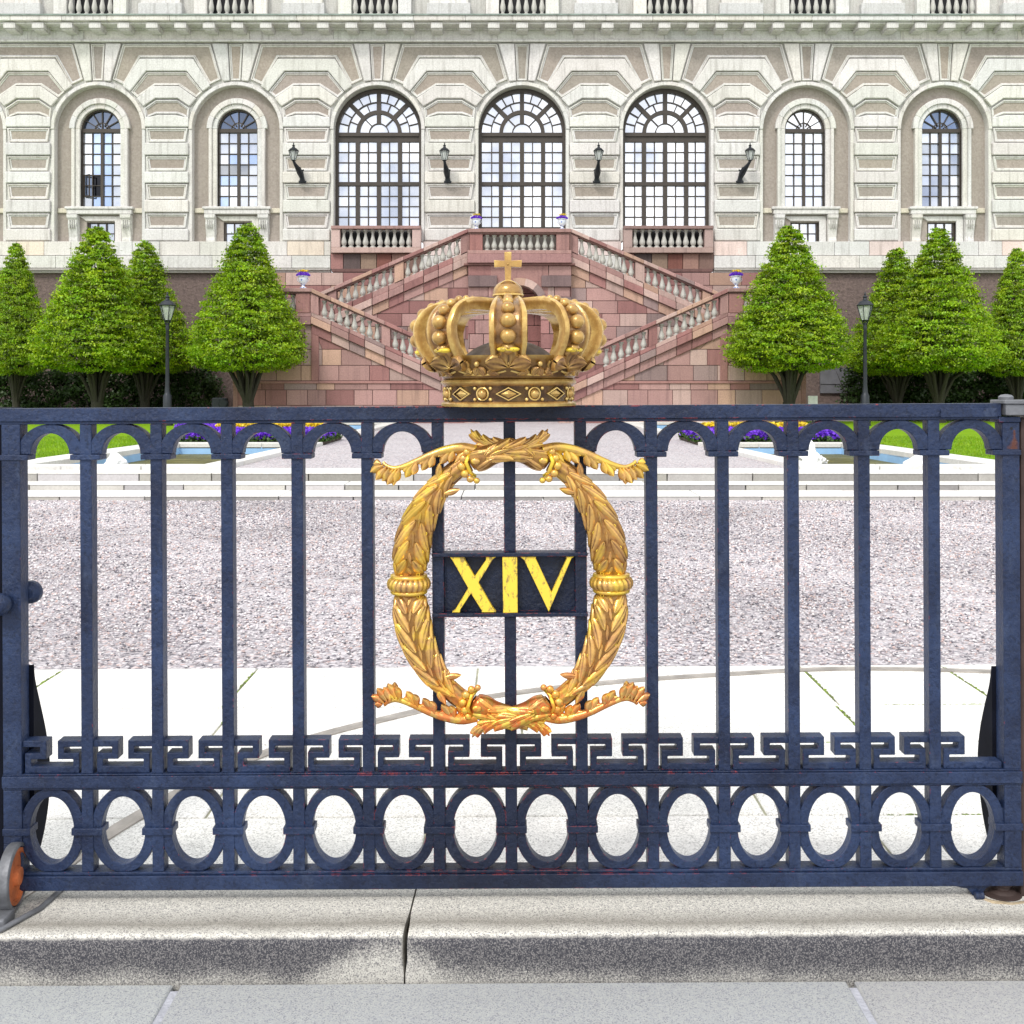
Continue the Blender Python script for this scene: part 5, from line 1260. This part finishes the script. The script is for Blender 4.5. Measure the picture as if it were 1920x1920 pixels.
for sx in (-1, 1):
    for sy in (1, -1):      # sy=1 upper quarter, -1 lower
        T_ = lambda x, y: ((x if sx < 0 else 1914 - x), (y if sy > 0 else 2 * CY - y - (0 if y > 900 else 2)))
        m = MB()
        sf = Surf([(*T_(772, 1078), 24), (*T_(771, 1064), 30), (*T_(773, 1035), 34.5), (*T_(781, 995), 33), (*T_(797, 955), 29), (*T_(819, 920), 24), (*T_(843, 893), 17), (*T_(868, 872), 14)])
        tube_surf(m, sf, 30, 70); sg = sx * sy
        NR = 6
        for k in range(NR):
            t = .06 + k * .128; sc_ = 1 - .30 * k / NR
            for sd_ in (-1, 1):
                sleaf(m, sf, t, sd_ * 1.15, t + .19, sd_ * .16, .0160 * sc_, .0095, curl=.002, rib=.30)
                sleaf(m, sf, t + .03, sd_ * 1.55, t + .155, sd_ * .95, .0085 * sc_, .0055, curl=.001)
                a_ = t + .005; c_ = sf.S(a_, sd_ * .62, .001); m.tube([c_ + Vector((.0042 * cos(q), -.002, .0042 * sin(q))) for q in np.linspace(0, 2 * pi, 10)], .0013, 5)
            sleaf(m, sf, t + .03, -sg * .10, t + .12, sg * .06, .0060 * sc_, .0060, curl=.001, rib=.1)
        # open leaf tips standing off where the sheath ends
        for (x, y, dx, dy, L_, wd) in ((823, 893, .35, 1.0, .042, .010), (836, 922, 1.25, .1, .045, .010), (815, 880, .8, .75, .05, .012)):
            if (x, y) == (815, 880): x, y = 829, 900
            X, Yp_ = T_(x, y); U = Vector((dx * -sx, 0, dy * sy)); W = Vector((U.z, 0, -U.x)); fleaf(m, V3(X, Yp_, -.034), U, W, Vector((0, -1, 0)), L_, wd, .006, side=.18 * sx)
        # ribbed stems
        s2 = Surf([(*T_(842, 893), 17.5), (*T_(860, 878), 17), (*T_(880, 866), 17)]); tube_surf(m, s2, 16, 14, ribs=9, amp=.003)
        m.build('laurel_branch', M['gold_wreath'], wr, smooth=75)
        # acanthus spray
        m = MB()
        C = cr([T_(893, 843), T_(868, 838), T_(840, 842), T_(812, 851), T_(785, 863), T_(760, 873), T_(742, 876), T_(728, 871), T_(722, 865)], 6); nC = len(C)
        pts = [V3(a, b, -.018 - .010 * sin(pi * i / nC)) for i, (a, b) in enumerate(C)]
        m.tube(pts, [.0145 * (1 - .8 * i / nC) + .0015 for i in range(nC)], 12)
        for k, (fi, n_) in enumerate(((.06, 3), (.20, 3), (.35, 3), (.50, 3), (.66, 4), (.80, 4))):
            i = int(fi * nC); p = pts[i]; d = (pts[min(i + 3, nC - 1)] - pts[i]).normalized(); dn = Vector((0, 0, -1)) * sy
            base = .050 + .008 * (k > 3)
            for j in range(n_):
                f = j / (n_ - 1); U = (d * (1.15 - f * .55) + dn * (.55 + .95 * f)); Lj = base * (.62, .88, .98, .80)[j if n_ == 4 else j + (1 if j < 2 else 1)] * (1 - .04 * k); Lj *= (.72 if f == 0 else 1)
                W = Vector((U.z, 0, -U.x)); fleaf(m, p + d * (.009 * (n_ - 1 - j)) + Vector((0, -.002 * j, 0)), U, W, Vector((0, -1, 0)), Lj * 1.12, .0125, .0085, rib=.12, belly=1.35)
        X, Yp_ = T_(736, 880); 
        for ang in (205, 225, 248, 270):
            U = Vector((cos(R(ang)) * -sx * (1 if sx < 0 else 1), 0, sin(R(ang)) * sy)); U.x = cos(R(ang)) * (1 if sx < 0 else -1); W = Vector((U.z, 0, -U.x)); fleaf(m, V3(*T_(741, 874), -.02), U, W, Vector((0, -1, 0)), .040 + .012 * (ang in (248, 270)), .0115, .008, rib=.1, belly=1.35)
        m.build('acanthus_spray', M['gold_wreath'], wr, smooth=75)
        # crossing bouquet: bulb, berries and pointed tail
        m = MB()
        dd = -.012 if sx * sy > 0 else -.020
        s3 = Surf([(*T_(884, 868), 15), (*T_(890, 864), 21), (*T_(905, 858), 24), (*T_(925, 850), 21), (*T_(950, 843), 19), (*T_(975, 838), 16), (*T_(997, 832), 12), (*T_(1012, 824), 9), (*T_(1022, 815), 5), (*T_(1029, 804), 1)], depth=dd)
        tube_surf(m, s3, 26, 60)
        for k in range(4):
            t = .27 + k * .15
            for sd_ in (-1, 1): sleaf(m, s3, t, sd_ * .12, t + .22, sd_ * (.95 - .05 * k), .0150 * (1 - .13 * k), .0105, curl=.001, rib=.25)
            sleaf(m, s3, t + .04, .05, t + .22, -.05, .0085, .009, curl=.001, rib=.15)
        for sd_ in (-1, 1): sleaf(m, s3, .10, sd_ * .9, .34, sd_ * .35, .0095, .006, curl=0)
        # cut heart-shaped end of the stalk
        c0 = s3.S(.15, 0, .004); m.ball(c0, .010, 12, sc=(1.3, .45, .9)); 
        m.build('crossed_bouquet', M['gold_wreath'], wr, smooth=75)
        m = MB(); m.tube([V3(*T_(886 - 2, 846), -.03), V3(*T_(877, 864), -.046), V3(*T_(884, 884), -.03), V3(*T_(893, 892), -.02)], .006, 8)
        for (x, y, r_) in ((872, 858, 8), (868, 872, 8.5), (874, 886, 8), (884, 896, 7), (896, 899, 6), (878, 846, 7)):
            m.ball(V3(*T_(x, y), -.034), r_ * KG, 14, sc=(1, .9, 1))
        m.build('berries', M['gold_wreath'], wr, smooth=180)
    # rope collar at mid-height
    m = MB(); cx_ = 768 if sx < 0 else 1914 - 768
    X0, Z0 = GX(cx_), GZ(1092)
    for zc, r_, hh in ((1078, 34, 3.2), (1106, 34, 3.2)):
        m.lathe([(.8 * r_ * KG, -hh * KG * 1.5), (r_ * KG, -hh * KG), (r_ * KG * 1.03, 0), (r_ * KG, hh * KG), (.8 * r_ * KG, hh * KG * 1.5)], (X0, -.012, GZ(zc)), 40)
    def rope(u, v):
        a = 2 * pi * u; tw = abs(sin(11 * a + sx * 1.6 * (v - .5) * 2)) ; R0 = 30 * KG; b = 2 * pi * v; rr = (10.5 + 2.2 * tw) * KG
        return (X0 + (R0 + rr * .9 * cos(b)) * cos(a), -.012 + (R0 + rr * .9 * cos(b)) * sin(a), Z0 + rr * 1.0 * sin(b))
    m.grid(rope, 150, 18, cu=True, cv=True)
    m.build('rope_collar', M['gold_wreath'], wr, smooth=70)

# ------------------------------------------------------------------ crown
cw = sub('crown', gate, (GX(956), .025, GZ(761))); cw.scale = (.975, .975, 1)
U1 = KG     # one photo pixel at the gate
def pol(th, r, z): return Vector((r * sin(th), -r * cos(th), z))      # th=0 faces the street
def frame(th, r, z, lean=0.0):
    n = Vector((sin(th) * cos(lean), -cos(th) * cos(lean), sin(lean))); u = Vector((cos(th), sin(th), 0)); return pol(th, r, z), u, n.cross(u) * -1 if False else Vector((-sin(th) * sin(lean), cos(th) * sin(lean), cos(lean))), n
RB = 126 * U1
m = MB(); p = U1
m.lathe([(118 * p, 0), (130 * p, 0), (131 * p, 5 * p), (128 * p, 8 * p), (124 * p, 10 * p), (123.5 * p, 36 * p), (125 * p, 38 * p), (130 * p, 41 * p), (131.5 * p, 45 * p), (128 * p, 49 * p), (118 * p, 50 * p)], n=120)
for k in range(8):
    th = k * pi / 4; P0, u, v, n = frame(th, 124 * p, 23 * p); W_, H_ = 24 * p, 12.5 * p
    def dm(a, b, h): q = P0 + u * a + v * b; return pol(th + a / (124 * p), 124 * p + h, q.z)
    o_ = [(-W_, 0), (0, -H_), (W_, 0), (0, H_)]; i_ = [(a * .80, b * .76) for a, b in o_]
    vs_ = [dm(a, b, .0015) for a, b in o_] + [dm(a * .95, b * .95, .0055) for a, b in o_] + [dm(a * 1.03, b * 1.03, .0055) for a, b in i_] + [dm(a, b, .001) for a, b in i_]
    f_ = []
    for q_ in range(3):
        for j in range(4): f_.append((q_ * 4 + j, q_ * 4 + (j + 1) % 4, q_ * 4 + 4 + (j + 1) % 4, q_ * 4 + 4 + j))
    m.add(vs_, f_)
    t_ = [(a * .62, b * .58) for a, b in o_]; m.add([dm(a, b, .001) for a, b in t_] + [dm(0, 0, .008)], [(0, 1, 4), (1, 2, 4), (2, 3, 4), (3, 0, 4)])
    th2 = th + pi / 8; c_ = pol(th2, 125 * p, 23 * p); m.ball(c_, 8.5 * p, 16, sc=(1, 1, 1)); 
    R_ = [pol(th2 + 11 * p * cos(a) / (124 * p), 125 * p, 23 * p + 11 * p * sin(a)) for a in np.linspace(0, 2 * pi, 21)]; m.tube(R_, 1.6 * p, 6, cap=False)
    for s1 in (-1, 1):
        for s2 in (-1, 1): m.ball(pol(th2 + s1 * 15.5 * p / (124 * p), 125 * p, 23 * p + s2 * 10 * p), 3.4 * p, 10)
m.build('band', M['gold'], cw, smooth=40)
# flared leaf ring
m = MB()
def flare(z): t = (z / p - 50) / 50; return (124 + 30 * t + 10 * t * t) * p      # z 50..100
m.lathe([(116 * p, 50 * p), (126 * p, 50 * p), (128 * p, 53 * p), (129 * p, 56 * p), (133 * p, 62 * p), (140 * p, 72 * p), (147 * p, 84 * p), (150 * p, 92 * p), (146 * p, 92 * p), (134 * p, 74 * p), (122 * p, 56 * p)], n=96, t=(.55, .5, .45))
LE = .35
def cleaf(th, z, ang, L_, wd, h, curl=0, lift=0.002, lean=-.5, rib=.3):
    r = flare(z) + lift; P0, u, v, n = frame(th, r, z, lean); U = u * sin(R(ang)) + v * cos(R(ang)); fleaf(m, P0, U, U.cross(n), n, L_, wd, h, rib=rib, curl=curl, nu=15, nv=14, belly=1.25, rim=h * .45)
for k in range(8):
    th = k * pi / 4 
    m.ball(pol(th, flare(78 * p) + .012, 78 * p), 5.5 * p, 12)
    # trefoil at each arch foot
    for a_, L_, wd in ((0, .066, .028), (-74, .066, .029), (74, .066, .029), (-38, .044, .013), (38, .044, .013)):
        cleaf(th, 74 * p, a_, L_, wd, .017 if abs(a_) != 38 else .009, curl=.014 if a_ == 0 else .008, lift=.008, rib=.5)
    for s1 in (-1, 1):
        cleaf(th + s1 * .17, 66 * p, s1 * 30, .034, .012, .008, lift=.004); cleaf(th + s1 * .27, 62 * p, -s1 * 50, .036, .012, .008, lift=.004)
        cleaf(th + s1 * .12, 58 * p, s1 * 75, .036, .010, .006, lift=.003)
    # smaller palmette between the arches
    t2 = th + pi / 8
    m.ball(pol(t2, flare(76 * p) + .012, 76 * p), 5 * p, 12)
    for a_, L_, wd in ((150, .030, .012), (-150, .03, .012)): cleaf(t2, 72 * p, a_, L_, wd, .008, lift=.004)
    # scalloped swag below
    R_ = [pol(th + pi / 8 + (f - .5) * pi / 4 * .98, 131 * p + .002, (57 + 9 * (2 * f - 1) ** 2) * p) for f in np.linspace(0, 1, 13)]; m.tube(R_, 2.6 * p, 6)
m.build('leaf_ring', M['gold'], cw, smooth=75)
# arches with pearls: (r, z) half profile
AP = [(143, 80), (158, 98), (168, 114), (173, 134), (171, 152), (160, 170), (142, 182), (118, 189), (90, 191), (60, 191), (30, 192)]
def aprof(t): 
    q = cr([(a, b) for a, b in AP], 8); x = max(0, min(.9999, t)) * (len(q) - 1); i = int(x); f = x - i; return (q[i][0] * (1 - f) + q[i + 1][0] * f) * p, (q[i][1] * (1 - f) + q[i + 1][1] * f) * p
m = MB(); am = MB()
def build_arch(m):
    """one arch facing the street (th=0) in local coordinates"""
    sec = [(-33, -2), (-34, 6), (-30, 9), (-25, 9), (-22, 5), (-18, 4), (-12, 3), (12, 3), (18, 4), (22, 5), (25, 9), (30, 9), (34, 6), (33, -2), (28, -14), (-28, -14)]
    NT_ = 44; V = []
    for i in range(NT_):
        t = i / (NT_ - 1); r, z = aprof(t); r2, z2 = aprof(min(1, t + .01)); r0, z0 = aprof(max(0, t - .01))
        d = Vector((r2 - r0, z2 - z0)); d.normalize(); nr, nz_ = d.y, -d.x      # outward normal in (r,z)
        wk = (.86 + .14 * min(1, t / .2)) if t < .45 else max(.30, 1 - (t - .45) * 1.25)
        for x, h in sec: V.append((x * p * wk, -(r + nr * h * p), z + nz_ * h * p))
    ns = len(sec); f = [(i * ns + j, i * ns + (j + 1) % ns, (i + 1) * ns + (j + 1) % ns, (i + 1) * ns + j) for i in range(NT_ - 1) for j in range(ns)]
    f += [tuple(range(ns)), tuple((NT_ - 1) * ns + j for j in range(ns - 1, -1, -1))]
    m.add(V, f); return m
arch0 = build_arch(MB()); 
pm = MB()
for t, r_ in ((.15, 12.5), (.255, 14.5), (.385, 14.5), (.495, 12), (.585, 10), (.665, 8.5), (.73, 7), (.785, 6), (.835, 5), (.88, 4.5), (.92, 4)):
    r, z = aprof(t); ra, za = aprof(t + .01); rb_, zb = aprof(t - .01); d = Vector((ra - rb_, za - zb)); d.normalize()
    pm.ball((0, -(r + d.y * 6 * p), z - d.x * 6 * p), r_ * p, 20, sc=(1, .95, .92 if t < .6 else 1))
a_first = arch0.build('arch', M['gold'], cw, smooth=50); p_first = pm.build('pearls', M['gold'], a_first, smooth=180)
# little lip that the lowest pearl stands on
lm = MB(); lm.ball((0, -(158 * p + .018), 101 * p), 13 * p, 16, sc=(1.6, .9, .42)); l_first = lm.build('lip', M['letter'], a_first, smooth=180)
for k in range(1, 8):
    a2 = a_first.copy(); COL.objects.link(a2); a2.parent = cw; a2.rotation_euler.z = k * pi / 4
    for src in (p_first, l_first): c2 = src.copy(); COL.objects.link(c2); c2.parent = a2
# inner cap
m = MB()
def cap(u, v):
    a = 2 * pi * u; r = (100 * cos(v * pi / 2 * .99)) * p * (1 + .06 * abs(sin(4 * a))); return (r * sin(a), -r * cos(a), (52 + 72 * sin(v * pi / 2)) * p)
m.grid(cap, 64, 16, cu=True); m.build('cap', plain('dark_bronze', (.10, .075, .06), .45, .4, .5, 14, .4, .004), cw, smooth=60)
# orb and cross
m = MB(); m.lathe([(30 * p, 186 * p), (30 * p, 193 * p), (26 * p, 197 * p), (27 * p, 200 * p)], n=32)
prof_o = [(28.5 * p * sin(pi * i / 14 + .25) if i < 13 else 0.001, (213 - 23.5 * cos(pi * i / 14 * .98 + .12)) * p) for i in range(14)]
m.ball((0, 0, 214 * p), 29 * p, 36, sc=(1, 1, .80)); m.lathe([(28.5 * p, 206 * p), (30.5 * p, 207.5 * p), (30.5 * p, 210 * p), (28.5 * p, 211.5 * p)], n=36)
m.tube([(28.5 * p * cos(a) * .72, -28.5 * p * sin(a) * .72 if False else -.02 * abs(sin(a)) - .012, (214 + 21 * sin(a)) * p) for a in np.linspace(.15, pi - .15, 16)], 1.2 * p, 6)
m.build('orb', M['gold'], cw, smooth=50)
m = MB(); cr_ = [(-5.5, 232), (5.5, 232), (6.5, 262), (26, 261), (27, 274.5), (6.5, 273.5), (7, 290), (-7, 290), (-6.5, 273.5), (-27, 274.5), (-26, 261), (-6.5, 262)]
m.prism([(a * p, b * p) for a, b in cr_], -.010, .010); m.ball((0, -.010, 267 * p), 2.6 * p, 8); m.build('cross', M['gold'], cw, bevel=.002, seg=2)
